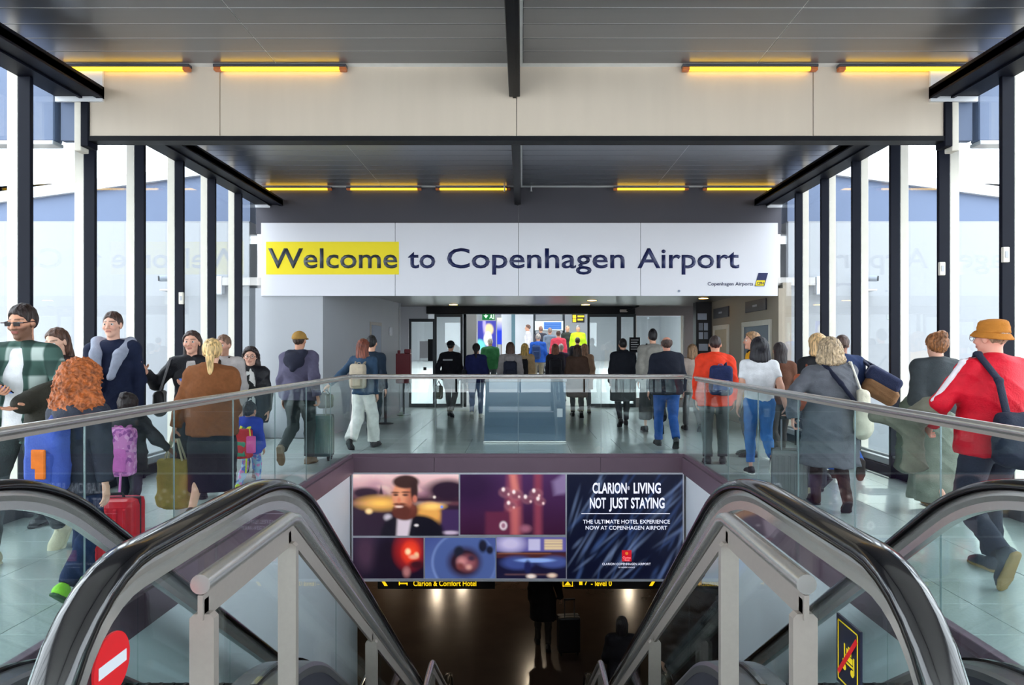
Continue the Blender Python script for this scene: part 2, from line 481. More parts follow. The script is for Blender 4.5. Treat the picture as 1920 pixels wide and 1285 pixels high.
# ================================================================== stairwell
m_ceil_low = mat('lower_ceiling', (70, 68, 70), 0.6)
fas = struct_empty('trim_9', 'dark purple-brown fascia round the floor opening')
for (a, b) in ((-XO, -1.19), (-1.19, 1.17), (1.17, XO)):
    MB().bbox(a + .002, b - .002, Y1O - .04, Y1O - .001, -.22, 0.004, .002).build('fascia_panel', m_fascia, fas)
for s in (-1, 1):
    for (a, b) in ((Y0, 4.5), (4.5, 7.3), (7.3, Y1O)):
        MB().bbox(*sorted((s * (XO - .04), s * (XO - .001))), a + .002, b - .002, -.22, 0.004, .002).build('fascia_panel', m_fascia, fas)
struct('wall_left_stairwell', MB().box(-XO - .16, -XO - .01, Y0 - .3, Y1O + .4, ZL, -.222), m_well, 'white wall on the left of the stairwell')
struct('wall_right_stairwell', MB().box(XO + .01, XO + .16, Y0 - .3, Y1O + .4, ZL, -.222), m_well, 'white wall on the right of the stairwell')
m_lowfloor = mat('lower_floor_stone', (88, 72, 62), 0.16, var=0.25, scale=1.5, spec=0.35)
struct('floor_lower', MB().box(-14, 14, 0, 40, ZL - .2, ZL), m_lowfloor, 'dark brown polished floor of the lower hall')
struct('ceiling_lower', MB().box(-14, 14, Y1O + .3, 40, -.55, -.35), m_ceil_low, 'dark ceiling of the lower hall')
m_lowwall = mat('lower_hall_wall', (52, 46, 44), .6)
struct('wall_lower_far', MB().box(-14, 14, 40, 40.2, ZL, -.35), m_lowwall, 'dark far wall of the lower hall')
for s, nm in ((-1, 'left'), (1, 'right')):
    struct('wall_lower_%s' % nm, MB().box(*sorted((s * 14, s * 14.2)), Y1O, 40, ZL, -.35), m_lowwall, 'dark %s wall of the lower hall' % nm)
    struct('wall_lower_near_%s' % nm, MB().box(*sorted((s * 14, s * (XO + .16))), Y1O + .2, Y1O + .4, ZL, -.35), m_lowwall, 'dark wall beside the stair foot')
struct('wall_stairwell_near', MB().box(-XO, XO, Y0 - .3, Y0 - .1, ZL, -.21), m_well, 'wall under the stair head')
m_lowlamp = emis('lower_lamp', (255, 232, 200), 105.0)
for i, (x, y) in enumerate(((-3.05, 26), (-2.2, 27), (3.95, 26), (-5.5, 31), (0.4, 19), (-4.2, 17))):  # last two lamps are added to brighten the lower hall
    t = thing('ceiling_lamp', ('round white lamp in the lower hall ceiling, %s' % ('far left', 'left of the middle', 'on the right', 'deepest on the left', 'added as fill near the middle', 'added as fill near on the left')[i]), 'ceiling light', (x, y, -.62), 0, 'lamps of the lower hall')
    MB().tube([(0, 0, 0), (0, 0, .03)], .16, 20).build('diffuser', m_lowlamp, t); MB().tube([(0, 0, .03), (0, 0, .27)], .18, 20).build('housing', m_black, t)
# ================================================================== glass balustrade round the opening
m_jstrip = mat('glass_joint', (120, 136, 138), .4)
def balustrade(name, label, a, b, n, sgn, zt=1.18):
    """straight run from a to b (x, y) with n glass panels; sgn = side of the channel"""
    a = Vector((a[0], a[1], 0)); b = Vector((b[0], b[1], 0))
    d = b - a; L = d.length; ang = math.atan2(d.y, d.x)
    t = thing(name, label, 'balustrade', a, ang)
    MB().bbox(0, L, -.03, .03, 0.0, .05, .004).build('base_channel', m_fascia, t)
    pw = L / n
    for i in range(n):
        MB().bbox(i * pw + .006, (i + 1) * pw - .006, -.005, .005, .03, zt - .035, .002).build('glass_panel', m_glassb, t)
    MB().tube([(-.02, 0, zt - .022), (L + .02, 0, zt - .022)], .026, 16).build('handrail', m_steel, t)
    MB().box(0, L, -.014, .014, zt - .062, zt - .035).build('rail_channel', m_steel_d, t)
    for i in range(1, n):
        MB().box(i * pw - .0025, i * pw + .0025, -.0045, .0045, .05, zt - .06).build('joint_strip', m_jstrip, t)
    return t
balustrade('balustrade', 'glass balustrade with steel handrail at the far end of the opening', (-XO, Y1O + .03), (XO, Y1O + .03), 4, 1)
balustrade('balustrade', 'glass balustrade with steel handrail along the left walkway', (-XO - .02, 1.93), (-XO - .02, Y1O - .03), 8, 1)
balustrade('balustrade', 'glass balustrade with steel handrail along the right walkway', (XO + .02, 1.93), (XO + .02, Y1O - .03), 8, 1)

# ================================================================== escalators
TAN = math.tan(math.radians(35)); KY = 3.12; YN = 1.90; RN = 0.38
def arc(c, r, a0, a1, n):
    return [(c[0] + r * math.cos(a0 + (a1 - a0) * i / n), c[1] + r * math.sin(a0 + (a1 - a0) * i / n)) for i in range(n + 1)]
def knee(p, d0, d1, tl, n=10):
    """smooth corner at p between directions d0 and d1 (unit), tangent length tl"""
    a = (p[0] - d0[0] * tl, p[1] - d0[1] * tl); b = (p[0] + d1[0] * tl, p[1] + d1[1] * tl); r = []
    for i in range(n + 1):
        t = i / n
        r.append(((1 - t) ** 2 * a[0] + 2 * t * (1 - t) * p[0] + t * t * b[0], (1 - t) ** 2 * a[1] + 2 * t * (1 - t) * p[1] + t * t * b[1]))
    return r
H_, S_ = (1.0, 0.0), (math.cos(math.radians(35)), -math.sin(math.radians(35)))
KB = KY + (0 - ZL) / TAN          # lower knee
YE = KB + 1.0
def rail_path():
    zc = 1.0 - RN
    p = [(YN + .25, zc - RN)] + arc((YN, zc), RN, -math.pi / 2, -1.5 * math.pi, 18)
    p += knee((KY, 1.0), H_, S_, .46, 12)
    p += knee((KB, 1.0 + ZL), S_, H_, .46, 12)
    p += arc((YE, ZL + zc), RN, math.pi / 2, -math.pi / 2, 18) + [(YE - .25, ZL + zc - RN)]
    return p
def base_path(z):
    return [(YN - .28, z)] + knee((KY, z), H_, S_, .46, 12) + knee((KB, z + ZL), S_, H_, .46, 12) + [(YE + .28, z + ZL)]
def ytop(path, y):
    for (a, b) in zip(path[:-1], path[1:]):
        if a[0] <= y <= b[0] and b[0] > a[0]:
            t = (y - a[0]) / (b[0] - a[0]); return a[1] + t * (b[1] - a[1])
    return path[-1][1]
RP = rail_path()
m_deck = mat('escalator_deck', (128, 128, 132), 0.3, 0.75, var=0.1, scale=4)
m_skirt = mat('escalator_cladding', (72, 72, 84), 0.4, 0.5, var=0.08, scale=5)
m_step = mat('escalator_step', (70, 70, 72), 0.45, 0.7)
m_comb = mat('comb_plate', (150, 148, 140), 0.35, 0.8)
m_red = mat('sign_red', (214, 18, 30), 0.45); m_signnavy = mat('sign_dark_navy', (14, 20, 44), 0.4)
def escalator(s, label):
    t = thing('escalator', label, 'escalator')
    xi, xo = s * .98, s * 2.08
    upper = RP[20:33]                                   # top run incl. knee
    toppath = [q for q in RP[19:-20]]
    glass_of = {}
    for (x, nm) in ((xi, 'inner'), (xo, 'outer')):
        hw = .052
        sec = [(-hw, -.006), (-hw, .012), (-hw * .8, .03), (-hw * .35, .038), (hw * .35, .038), (hw * .8, .03), (hw, .012), (hw, -.006), (hw * .55, -.012), (-hw * .55, -.012)]
        MB().sweep(RP, sec, x, True).build('handrail', m_rubber, t)
        g = MB().sweep(RP[1:-1], [(-.026, -.012), (.026, -.012), (.03, -.03), (.022, -.052), (.022, -.088), (-.022, -.088), (-.022, -.052), (-.03, -.03)], x).build('handrail_guide', m_steel, t)
        # deck and cladding at the foot of the glass
        dp = base_path(.25)
        MB().sweep(dp, [(-.11, -.02), (-.10, -.004), (-.04, .0), (.04, .0), (.10, -.004), (.11, -.02), (.11, -.05), (-.11, -.05)], x).build('deck', m_deck, t)
        MB().sweep(dp, [(-.012, .0), (-.012, .012), (.012, .012), (.012, .0)], x).build('glass_clamp', m_rubber, t)
        for sx in (-.108, .108):
            w = .012 if sx > 0 else -.012
            v = []; f = []
            for i, (y, z) in enumerate(dp):
                v += [(x + sx - w, y, z - .04), (x + sx, y, z - .04), (x + sx - w, y, z - .62), (x + sx, y, z - .62)]
            for i in range(len(dp) - 1):
                a = 4 * i; b = a + 4
                f += [(a, b, b + 1, a + 1), (a + 1, b + 1, b + 3, a + 3), (a + 3, b + 3, b + 2, a + 2), (a + 2, b + 2, b, a)]
            MB().add(v, f).build('cladding', m_skirt, t)
        MB().tube([(x, YN - .26, .02), (x, YN - .26, .235)], .108, 16).build('deck_end', m_deck, t)
        # glass: rounded end panel, then panels split at the joints
        ins = .085
        arcp = arc((YN, 1.0 - RN), RN - ins, -math.pi / 2 - .22, -1.5 * math.pi, 16)
        low = base_path(.255)
        topin = [(q[0], q[1] - ins) for q in knee((KY, 1.0), H_, S_, .46, 12) + knee((KB, 1.0 + ZL), S_, H_, .46, 12) + [(YE, 1.0 + ZL)]]
        topin = [(YN, 1.0 - ins)] + topin
        js = [2.40] + [3.95 + 1.25 * k for k in range(5)] + [YE]
        pts = arcp + [(js[0] - .004, ytop(topin, js[0])), (js[0] - .004, ytop(low, js[0]))]
        gp = MB().prism(pts, 'x', x - .006, x + .006).build('glass_panel', m_glassb, t)
        glass_of[nm] = gp
        for (ya, yb) in zip(js[:-1], js[1:]):
            yy = [ya + .004 + (yb - ya - .008) * i / 14 for i in range(15)]
            pts = [(y, ytop(topin, y)) for y in yy] + [(y, ytop(low, y)) for y in yy[::-1]]
            MB().prism(pts, 'x', x - .006, x + .006).build('glass_panel', m_glassb, t)
    xa, xb = sorted((s * 1.10, s * 1.96))
    MB().bbox(xa - .1, xb + .1, 1.35, 2.55, -.02, .006, .002).build('floor_plate', m_comb, t)
    MB().bbox(xa, xb, 2.55, 2.75, -.02, .014, .004).build('comb_plate', m_yelcomb, t)
    y, z = 2.75, -.005
    k = 0
    ge = MB()
    while z > ZL + .02 and k < 26:
        d = .4
        drop = 0 if k < 1 else (.12 if k == 1 else .28)
        z -= drop
        st = MB().bbox(xa + .005, xb - .005, y, y + d + .02, z - .04, z, .004)
        for q in range(14):
            xx = xa + .03 + q * (xb - xa - .06) / 13
            st.box(xx - .008, xx + .008, y + .01, y + d, z, z + .01)
        st.box(xa + .005, xb - .005, y - .004, y + .01, z - .04, z + max(drop, .02))
        st.build('step', m_step, t)
        y += d; k += 1
    MB().prism([(1.35, -.03), (KY, -.03), (KB, ZL + .0), (KB, ZL - .0), (KB - .6, ZL), (KY - .6, -1.0), (1.35, -1.0)], 'x', xa - .1, xb + .1).build('truss', m_skirt, t)
    return t, glass_of
m_yelcomb = mat('comb_yellow', (214, 186, 60), 0.45, 0.3)
escL, gL = escalator(-1, 'left escalator with black handrails and glass sides, red no entry disc on its glass')
escR, gR = escalator(1, 'right escalator with black handrails and glass sides, no trolley sign on its glass')
# red no-entry disc on the left inner glass
sg = MB().disc((1.80, .735), .078, 'x', (-.972, -.966)[0], 36) if False else None
d = MB(); d.disc((WY(209, -.97), PZ(1246, WY(209, -.97))), .078, 'x', (-.973, -.967), 36)
no = d.build('no_entry_disc', m_red, escL); no['label'] = 'round red no entry sticker with white bar'
c = (WY(209, -.97), PZ(1246, WY(209, -.97)))
MB().box(-.9665, -.9655, c[0] - .06, c[0] + .06, c[1] - .015, c[1] + .015).build('white_bar', m_white, no)
# no-trolley sign on the right inner glass
yc = WY(1592, .97); zc_ = PZ(1232, yc); hw, hh = .073, .098
ps = MB().box(.967, .973, yc - hw, yc + hw, zc_ - hh, zc_ + hh).build('no_trolley_sign', m_signnavy, escR)
ps['label'] = 'dark sign with yellow luggage trolley crossed out in red'
def onsign(name, m, mbf):
    return mbf.build(name, m, ps)
m_py = mat('pictogram_yellow', (246, 216, 30), .45)
fr = MB(); e = .006; q = .9662
xA, xB = q - .001, q
y0_, y1_, z0_, z1_ = yc - hw + .012, yc + hw - .012, zc_ - hh + .012, zc_ + hh - .012
for (a, b, c_, d_) in ((y0_, y1_, z1_ - .004, z1_), (y0_, y1_, z0_, z0_ + .004), (y0_, y0_ + .004, z0_, z1_), (y1_ - .004, y1_, z0_, z1_)):
    fr.box(xA, xB, a, b, c_, d_)
onsign('yellow_border', m_py, fr)
tr = MB()     # trolley: seen from the stair side, +y runs to the left of the sign
tr.box(xA, xB, yc - .030, yc + .012, zc_ - .012, zc_ + .004); tr.box(xA, xB, yc - .022, yc + .006, zc_ + .007, zc_ + .022); tr.box(xA, xB, yc - .012, yc - .004, zc_ + .024, zc_ + .03)
tr.box(xA, xB, yc + .016, yc + .022, zc_ - .022, zc_ + .03); tr.box(xA, xB, yc - .036, yc + .03, zc_ - .022, zc_ - .016)
tr.box(xA, xB, yc - .040, yc - .034, zc_ - .036, zc_ + .01)
for yy in (yc - .028, yc + .02):
    tr.disc((yy, zc_ - .036), .010, 'x', (xA, xB), 16)
onsign('trolley_pictogram', m_py, tr)
sl = MB(); a0 = Vector((yc + .056, zc_ - .066)); b0 = Vector((yc - .056, zc_ + .066)); dd = (b0 - a0).normalized(); nn = Vector((-dd.y, dd.x)) * .007
sl.prism([tuple(a0 + nn), tuple(b0 + nn), tuple(b0 - nn), tuple(a0 - nn)], 'x', xA - .001, xB - .0012)
onsign('red_slash', m_red, sl)

# ================================================================== stairs between the escalators and their railings
m_stair = mat('stair_stone', (92, 94, 96), 0.5, var=0.12, scale=20)
stairs = struct_empty('stairs', 'grey stone stairs going down between the escalators')
y, z = 2.6, 0.0
for k in range(24):
    if k == 13:
        MB().bbox(-.86, .86, y, y + .9, z - .2, z - .002, .004).build('landing', m_stair, stairs); y += .9
    z -= .1665
    MB().bbox(-.86, .86, y, y + .27, z - .25, z, .004).build('stair_tread', m_stair, stairs); y += .247
MB().box(-.86, .86, Y0, 2.6, -.2, 0).build('stair_head', m_tile, stairs)
def stair_railing(s, label, yA, yP, zA, y_end, ends):
    """top rail horizontal from yA to yP at height zA, then down the slope to y_end; posts at ends"""
    t = thing('stair_railing', label, 'railing', (s * .835, yA, zA - .9))
    zl = .9; sl = .675
    pts = [(0, 0, zl), (0, yP - yA - .03, zl), (0, yP - yA + .04, zl - .018), (0, y_end - yA, zl - sl * (y_end - yP))]
    MB().tube(pts, .028, 16).build('top_rail', m_steel, t)
    path = [(0, zl - .03), (yP - yA, zl - .03), (y_end - yA, zl - .03 - sl * (y_end - yP))]
    v = []; f = []
    for (yy, zz) in path: v += [(-.007, yy, zz), (.007, yy, zz), (-.007, yy, zz - .07), (.007, yy, zz - .07)]
    for i in range(2):
        a = 4 * i; b = a + 4
        f += [(a, b, b + 1, a + 1), (a + 1, b + 1, b + 3, a + 3), (a + 3, b + 3, b + 2, a + 2), (a + 2, b + 2, b, a)]
    f += [(0, 1, 3, 2), (8, 10, 11, 9)]
    MB().add(v, f).build('web_plate', m_steel_d, t)
    for yy in ends:
        zt = (zl if yy <= yP else zl - sl * (yy - yP)) - .085
        zb = 0.0 if yy <= yP + .05 else -sl * (yy - yP) - .12
        yl = yy - yA
        MB().prism([(-.034, zb), (.034, zb), (.034, zt - .012), (.022, zt), (-.022, zt), (-.034, zt - .012)], 'y', yl - .016, yl + .016).build('post', m_steel_d, t)
        MB().box(-.007, .007, yl - .014, yl + .014, zt, zt + .04).build('post_neck', m_steel_d, t)
for s, nm in ((-1, 'left'), (1, 'right')):
    stair_railing(s, 'near %s stair railing of brushed steel with flat posts' % nm, 1.96, 2.74, .9, 6.1, [1.985, 2.70, 4.2, 5.6])
    stair_railing(s, 'far %s stair railing lower down, only its bend showing' % nm, 6.35, 7.05, .9 - 2.46, 9.6, [6.4, 7.0, 8.4])

# ================================================================== welcome sign
YG = YS - .06
sign = thing('welcome_sign', 'wide white sign reading Welcome to Copenhagen Airport', 'sign', (0, YG, 0))
zt, zb = PZ(418, YG), PZ(555, YG)
xs = [PX(p, YG) for p in (489, 741, 972, 1201, 1459)]
for a, b in zip(xs[:-1], xs[1:]):
    MB().bbox(a + .004, b - .004, 0, .05, zb, zt, .003).build('sign_panel', m_sign, sign)
MB().box(xs[0], xs[-1], .045, .06, zb + .01, zt - .01).build('sign_back', m_black, sign)
MB().box(PX(499, YG), PX(748, YG), -.004, -.001, PZ(515, YG), PZ(453.5, YG)).build('yellow_field', m_yel, sign)
zbase = PZ(502.5, YG); cap = 38.5 * YG / F_PX
for (w, a, b, m) in (('Welcome', 503, 745, m_ink2), ('to', 765, 816, m_ink), ('Copenhagen', 838, 1171, m_ink), ('Airport', 1195, 1386, m_ink)):
    text('lettering', w, m, sign, PX(a, YG), PX(b, YG), zbase, cap, -.0045 if m is m_ink2 else -.001, bold=0.012)
text('small_lettering', 'Copenhagen Airports', m_ink, sign, PX(1327, YG), PX(1412, YG), PZ(535.5, YG), .062, -.001, bold=.005)
MB().prism([(PX(1415, YG), PZ(537, YG)), (PX(1433, YG), PZ(537, YG)), (PX(1440, YG), PZ(512, YG)), (PX(1422, YG), PZ(512, YG))], 'y', -.006, -.001).build('emblem', m_ink, sign)
MB().prism([(PX(1416, YG), PZ(536, YG)), (PX(1432, YG), PZ(536, YG)), (PX(1434.6, YG), PZ(526, YG)), (PX(1418.6, YG), PZ(526, YG))], 'y', -.008, -.005).build('emblem_field', m_yel, sign)
text('emblem_lettering', 'CPH', m_ink, sign, PX(1419, YG), PX(1432, YG), PZ(534, YG), .05, -.0085, bold=.01)
MB().disc((PX(1273, YG), PZ(546, YG)), .022, 'y', (-.012, 0), 12).build('bolt', m_grey2, sign)

# ================================================================== billboard under the far edge (painted print panels)
class Paint:
    def __init__(s, w, h, bgc):
        s.w, s.h = w, h
        s.x, s.y = np.meshgrid(np.linspace(0, 1, w), np.linspace(0, 1, h)); s.asp = w / h
        s.c = np.ones((h, w, 3)) * np.array(lin(bgc)[:3])
    def mix(s, a, col): s.c = s.c * (1 - a[..., None]) + np.array(lin(col)[:3]) * a[..., None]; return s
    def grad(s, c0, c1, y0=0, y1=1):
        t = np.clip((s.y - y0) / (y1 - y0), 0, 1)[..., None]; s.c = np.array(lin(c0)[:3]) * (1 - t) + np.array(lin(c1)[:3]) * t; return s
    def ell(s, cx, cy, rx, ry, col, soft=.15, rot=0, a=1.0):
        dx, dy = (s.x - cx) * s.asp, s.y - cy; rx = rx * s.asp
        c, n = math.cos(rot), math.sin(rot)
        q = np.sqrt(((dx * c + dy * n) / rx) ** 2 + ((-dx * n + dy * c) / ry) ** 2)
        return s.mix(a * np.clip((1 + soft - q) / (2 * soft), 0, 1), col)
    def rect(s, x0, y0, x1, y1, col, soft=.01, a=1.0):
        m = np.clip((s.x - x0) / soft, 0, 1) * np.clip((x1 - s.x) / soft, 0, 1) * np.clip((s.y - y0) / soft, 0, 1) * np.clip((y1 - s.y) / soft, 0, 1)
        return s.mix(a * m, col)
    def poly(s, pts, col, soft=.012, a=1.0):
        sd = np.full(s.x.shape, -1e9)
        for (p, q) in zip(pts, pts[1:] + pts[:1]):
            ex, ey = q[0] - p[0], q[1] - p[1]; L = math.hypot(ex, ey) + 1e-9
            sd = np.maximum(sd, ((s.x - p[0]) * ey - (s.y - p[1]) * ex) / L)
        return s.mix(a * np.clip(.5 - sd / soft, 0, 1), col)       # convex, clockwise on screen
    def noise(s, col, f, thr, a=.6, seed=0):
        r = np.random.default_rng(seed); n = np.zeros_like(s.x)
        for k in range(5):
            fx, fy, p = r.normal(0, f, 3)
            n += np.sin(fx * s.x * s.asp + fy * s.y + p * 7 + 1.7 * np.sin(fy * s.x - fx * s.y * .6))
        return s.mix(a * np.clip((n - thr) * .6, 0, 1), col)
    def build(s, name, parent, x0, x1, z0, z1, y, m):
        for _ in range(2):      # soften like a printed photograph
            q = np.pad(s.c, ((1, 1), (1, 1), (0, 0)), 'edge'); s.c = (q[1:-1, 1:-1] * 2 + q[:-2, 1:-1] + q[2:, 1:-1] + q[1:-1, :-2] + q[1:-1, 2:]) / 6
        xs = np.linspace(x0, x1, s.w); zs = np.linspace(z1, z0, s.h)
        X, Z = np.meshgrid(xs, zs); n = s.w * s.h
        co = np.stack([X, np.full_like(X, y), Z], -1).reshape(-1, 3)
        i = np.arange(n).reshape(s.h, s.w)
        f = np.stack([i[:-1, :-1], i[1:, :-1], i[1:, 1:], i[:-1, 1:]], -1).reshape(-1, 4)
        me = bpy.data.meshes.new(name); me.from_pydata(co.tolist(), [], f.tolist())
        at = me.color_attributes.new('Col', 'FLOAT_COLOR', 'POINT')
        at.data.foreach_set('color', np.concatenate([s.c.reshape(-1, 3), np.ones((n, 1))], 1).astype(np.float32).ravel())
        me.materials.append(m)
        o = bpy.data.objects.new(name, me); link(o, parent); return o
YBB = Y1O - .07
m_print = vcol_mat('printed_panel', 0.3, emit=0.55)
m_alu = mat('billboard_frame', (206, 206, 214), .4, .4)
bb = thing('billboard', 'large hotel advertising billboard of six picture panels under the far edge', 'billboard', (0, YBB, 0))
bz0, bz1 = PZ(1090, YBB), PZ(887, YBB)
MB().box(PX(659, YBB), PX(1283, YBB), .004, .05, bz0, bz1).build('backing_board', m_alu, bb)
MB().box(PX(659, YBB), PX(1283, YBB), -.02, .05, bz0 - .0, PZ(1086, YBB)).build('bottom_frame', m_alu, bb)
def panel(nm, p, x0, y0, x1, y1):
    o = p.build(nm, bb, PX(x0, YBB), PX(x1, YBB), PZ(y1, YBB), PZ(y0, YBB), 0.0, m_print); return o
# bearded man at dusk
p = Paint(200, 117, (40, 24, 40)).grad((232, 190, 190), (120, 60, 70), 0, .5)
p.noise((170, 120, 140), 7, .2, .6, 1).noise((250, 220, 200), 8, .8, .5, 2)
p.rect(-.1, .30, 1.1, .52, (58, 30, 46), .1).ell(.12, .30, .14, .09, (46, 26, 44), .3).ell(.9, .26, .2, .18, (40, 22, 42), .3).poly([(.245, .33), (.265, .18), (.285, .33)], (50, 28, 44))
p.rect(-.1, .46, 1.1, 1.2, (44, 28, 46), .06).ell(.26, .47, .16, .09, (255, 190, 90), .8).ell(.72, .66, .12, .18, (226, 160, 80), .35).ell(.75, .52, .1, .05, (255, 200, 110), .6)
p.ell(.15, .6, .03, .04, (255, 214, 150), .5).ell(.33, .7, .035, .05, (190, 180, 190), .5).ell(.84, .53, .012, .02, (60, 140, 255), .5).ell(.77, .37, .012, .02, (250, 230, 220), .5)
p.rect(.82, .56, 1.1, 1.0, (60, 40, 80), .03).ell(.92, .95, .08, .03, (190, 170, 190), .4)
p.ell(.62, .98, .24, .32, (18, 16, 28), .1).ell(.40, 1.0, .14, .3, (22, 18, 30), .1).poly([(.42, .72), (.56, .66), (.52, 1.02), (.41, 1.02)], (206, 190, 200), .03)
p.ell(.49, .60, .12, .15, (92, 44, 36), .1).ell(.47, .36, .095, .25, (206, 124, 92), .12).ell(.53, .4, .05, .2, (150, 80, 64), .6, 0, .6).ell(.44, .34, .06, .17, (236, 162, 124), .7, 0, .7).ell(.47, .60, .085, .11, (90, 44, 36), .3).ell(.435, .525, .036, .018, (236, 196, 184), .4).ell(.44, .485, .06, .022, (104, 52, 40), .3)
p.ell(.50, .12, .125, .11, (58, 34, 32), .15).ell(.58, .26, .035, .18, (54, 32, 32), .25).ell(.585, .40, .022, .06, (190, 110, 90), .25)
p.ell(.405, .335, .025, .018, (60, 34, 34), .4).ell(.495, .335, .028, .018, (60, 34, 34), .4).ell(.40, .295, .04, .014, (84, 46, 36), .4).ell(.50, .29, .045, .014, (84, 46, 36), .4).ell(.435, .42, .018, .05, (206, 122, 92), .4)
p.ell(.60, .83, .02, .02, (220, 210, 210), .3)
panel('man_picture', p, 662, 890, 860, 1005)
# toast with glasses
p = Paint(200, 116, (50, 24, 58)).grad((66, 34, 78), (52, 20, 46))
p.rect(.68, -.1, .8, 1.1, (128, 54, 74), .05).poly([(.46, -.05), (.56, -.05), (.58, 1.05), (.43, 1.05)], (150, 70, 84), .08).rect(.22, .6, .50, 1.1, (92, 36, 62), .04).ell(.1, .2, .25, .3, (44, 20, 54), .5)
p.poly([(.47, 0), (.53, 0), (.56, .3), (.5, .35)], (206, 120, 110), .04, .8)
for (x, y, r) in ((.43, .3, .06), (.53, .34, .065), (.64, .42, .05), (.72, .32, .06), (.48, .52, .055), (.76, .45, .05)):
    p.ell(x, y, r, r * 1.35, (172, 112, 124), .3, 0, .5).ell(x, y, r * .8, r * 1.1, (96, 44, 66), .3, 0, .6).ell(x - .02, y - .05, .014, .03, (252, 226, 226), .5).ell(x + .03, y + .03, .01, .02, (240, 200, 200), .5)
p.poly([(.48, .55), (.56, .55), (.55, 1.05), (.50, 1.05)], (190, 100, 96), .06, .7).ell(.41, .85, .035, .07, (226, 206, 214), .25).ell(.41, .85, .02, .045, (150, 100, 120), .3).ell(.62, .9, .05, .06, (150, 90, 110), .5)
p.poly([(.88, .12), (1.05, -.1), (1.05, .3), (.9, .34)], (150, 130, 170), .06, .6)
panel('toast_picture', p, 863, 890, 1060, 1003)
# candle-lit room
p = Paint(132, 76, (30, 20, 40)).grad((38, 26, 52), (20, 12, 30)); p.ell(.18, .35, .14, .4, (66, 42, 62), .5).ell(.5, .5, .2, .6, (24, 14, 30), .4)
p.ell(.80, .32, .17, .36, (190, 34, 28), .6).ell(.82, .36, .1, .22, (250, 70, 40), .6).ell(.78, .34, .035, .07, (255, 220, 170), .5).ell(.9, .42, .03, .06, (255, 200, 150), .5).ell(.86, .47, .06, .05, (240, 170, 140), .5).ell(.76, .84, .05, .12, (170, 110, 110), .5).ell(.9, .66, .1, .1, (60, 20, 30), .4)
panel('candle_picture', p, 662, 1009, 794, 1085)
# plate of food
p = Paint(132, 76, (70, 84, 140)).grad((66, 78, 134), (84, 104, 160)); p.ell(.55, .6, .46, .75, (120, 140, 190), .03, 0, .8).ell(.56, .6, .44, .72, (72, 90, 144), .04)
p.ell(.56, .6, .23, .36, (46, 26, 40), .25).ell(.48, .34, .07, .14, (30, 32, 48), .3).ell(.82, .2, .06, .16, (26, 26, 44), .3).ell(.92, .3, .05, .1, (26, 26, 44), .3).ell(.60, .62, .12, .18, (150, 84, 92), .5).ell(.52, .58, .06, .1, (196, 130, 130), .6).ell(.5, .7, .05, .08, (120, 60, 60), .5).ell(.66, .5, .05, .07, (60, 40, 60), .5).ell(.62, .72, .04, .06, (206, 150, 140), .6)
panel('plate_picture', p, 797, 1009, 929, 1085)
# restaurant
p = Paint(132, 76, (24, 22, 50)).rect(-.1, -.1, 1.1, .36, (90, 84, 150), .02).ell(.2, .16, .18, .18, (190, 180, 214), .5).rect(.45, .03, .64, .33, (186, 180, 212), .02).rect(.68, .04, .96, .32, (216, 190, 150), .02)
for k in range(4): p.rect(.68, .08 + k * .07, .96, .10 + k * .07, (110, 80, 110), .01)
p.rect(-.1, .36, 1.1, .52, (70, 34, 40), .03).rect(0, .38, .8, .41, (250, 160, 90), .03).ell(.3, .62, .22, .16, (60, 74, 134), .3).ell(.82, .60, .22, .14, (66, 80, 140), .3).ell(.56, .56, .26, .05, (140, 170, 230), .3).ell(.45, .72, .05, .16, (30, 34, 80), .3).rect(.1, .88, .9, .93, (170, 120, 110), .04, .7).ell(.5, .95, .06, .05, (240, 220, 210), .5).ell(.8, .93, .06, .05, (230, 200, 180), .5)
panel('restaurant_picture', p, 931, 1008, 1061, 1085)
# dark blue text panel
p = Paint(216, 196, (10, 14, 34)).grad((12, 16, 40), (10, 14, 36))
r = np.random.default_rng(4)
for k in range(70):
    x, y = r.uniform(0, 1.1), r.uniform(0, 1.05); L = r.uniform(.05, .2)
    p.ell(x, y, .006 + .008 * r.random(), L, (70, 96, 150) if r.random() < .6 else (130, 150, 190), .8, 0.55 + r.normal(0, .2), .32)
pf = panel('text_picture', p, 1063, 890, 1280, 1086)
m_btxt = emis('billboard_lettering', (226, 226, 240), .7)
def btext(s, a, b, yb, h, bold):
    text('lettering', s, m_btxt, bb, PX(a, YBB), PX(b, YBB), PZ(yb, YBB), h * YBB / F_PX, -.002, bold=bold, depth=.002)
btext('CLARION', 1111, 1175, 925, 20, .024); btext('LIVING', 1188, 1239, 925, 20, .024)
btext('NOT', 1106, 1136, 953, 20, .024); btext('JUST', 1142, 1178, 953, 20, .024); btext('STAYING', 1183, 1246, 953, 20, .024); btext('®', 1176.5, 1180.5, 919, 7, .0)
btext('THE ULTIMATE HOTEL EXPERIENCE', 1093, 1256, 982, 7.5, .008); btext('NOW AT COPENHAGEN AIRPORT', 1098, 1251, 993.5, 7.5, .008)
btext('CLARION COPENHAGEN AIRPORT', 1129, 1220, 1060, 4.5, .004); btext('BY NORDIC CHOICE', 1160, 1190, 1065.5, 2.6, 0)
MB().box(PX(1090, YBB), PX(1256, YBB), -.003, -.001, PZ(964, YBB), PZ(963, YBB)).build('rule', m_btxt, bb)
MB().bbox(PX(1166, YBB), PX(1184, YBB), -.004, -.001, PZ(1053, YBB), PZ(1032, YBB), .0008).build('red_emblem', emis('emblem_red', (220, 20, 40), .4), bb)
MB().disc((PX(1175, YBB), PZ(1038, YBB)), .022, 'y', (-.006, -.004), 16).build('emblem_disc', emis('emblem_gold', (240, 130, 50), .4), bb)
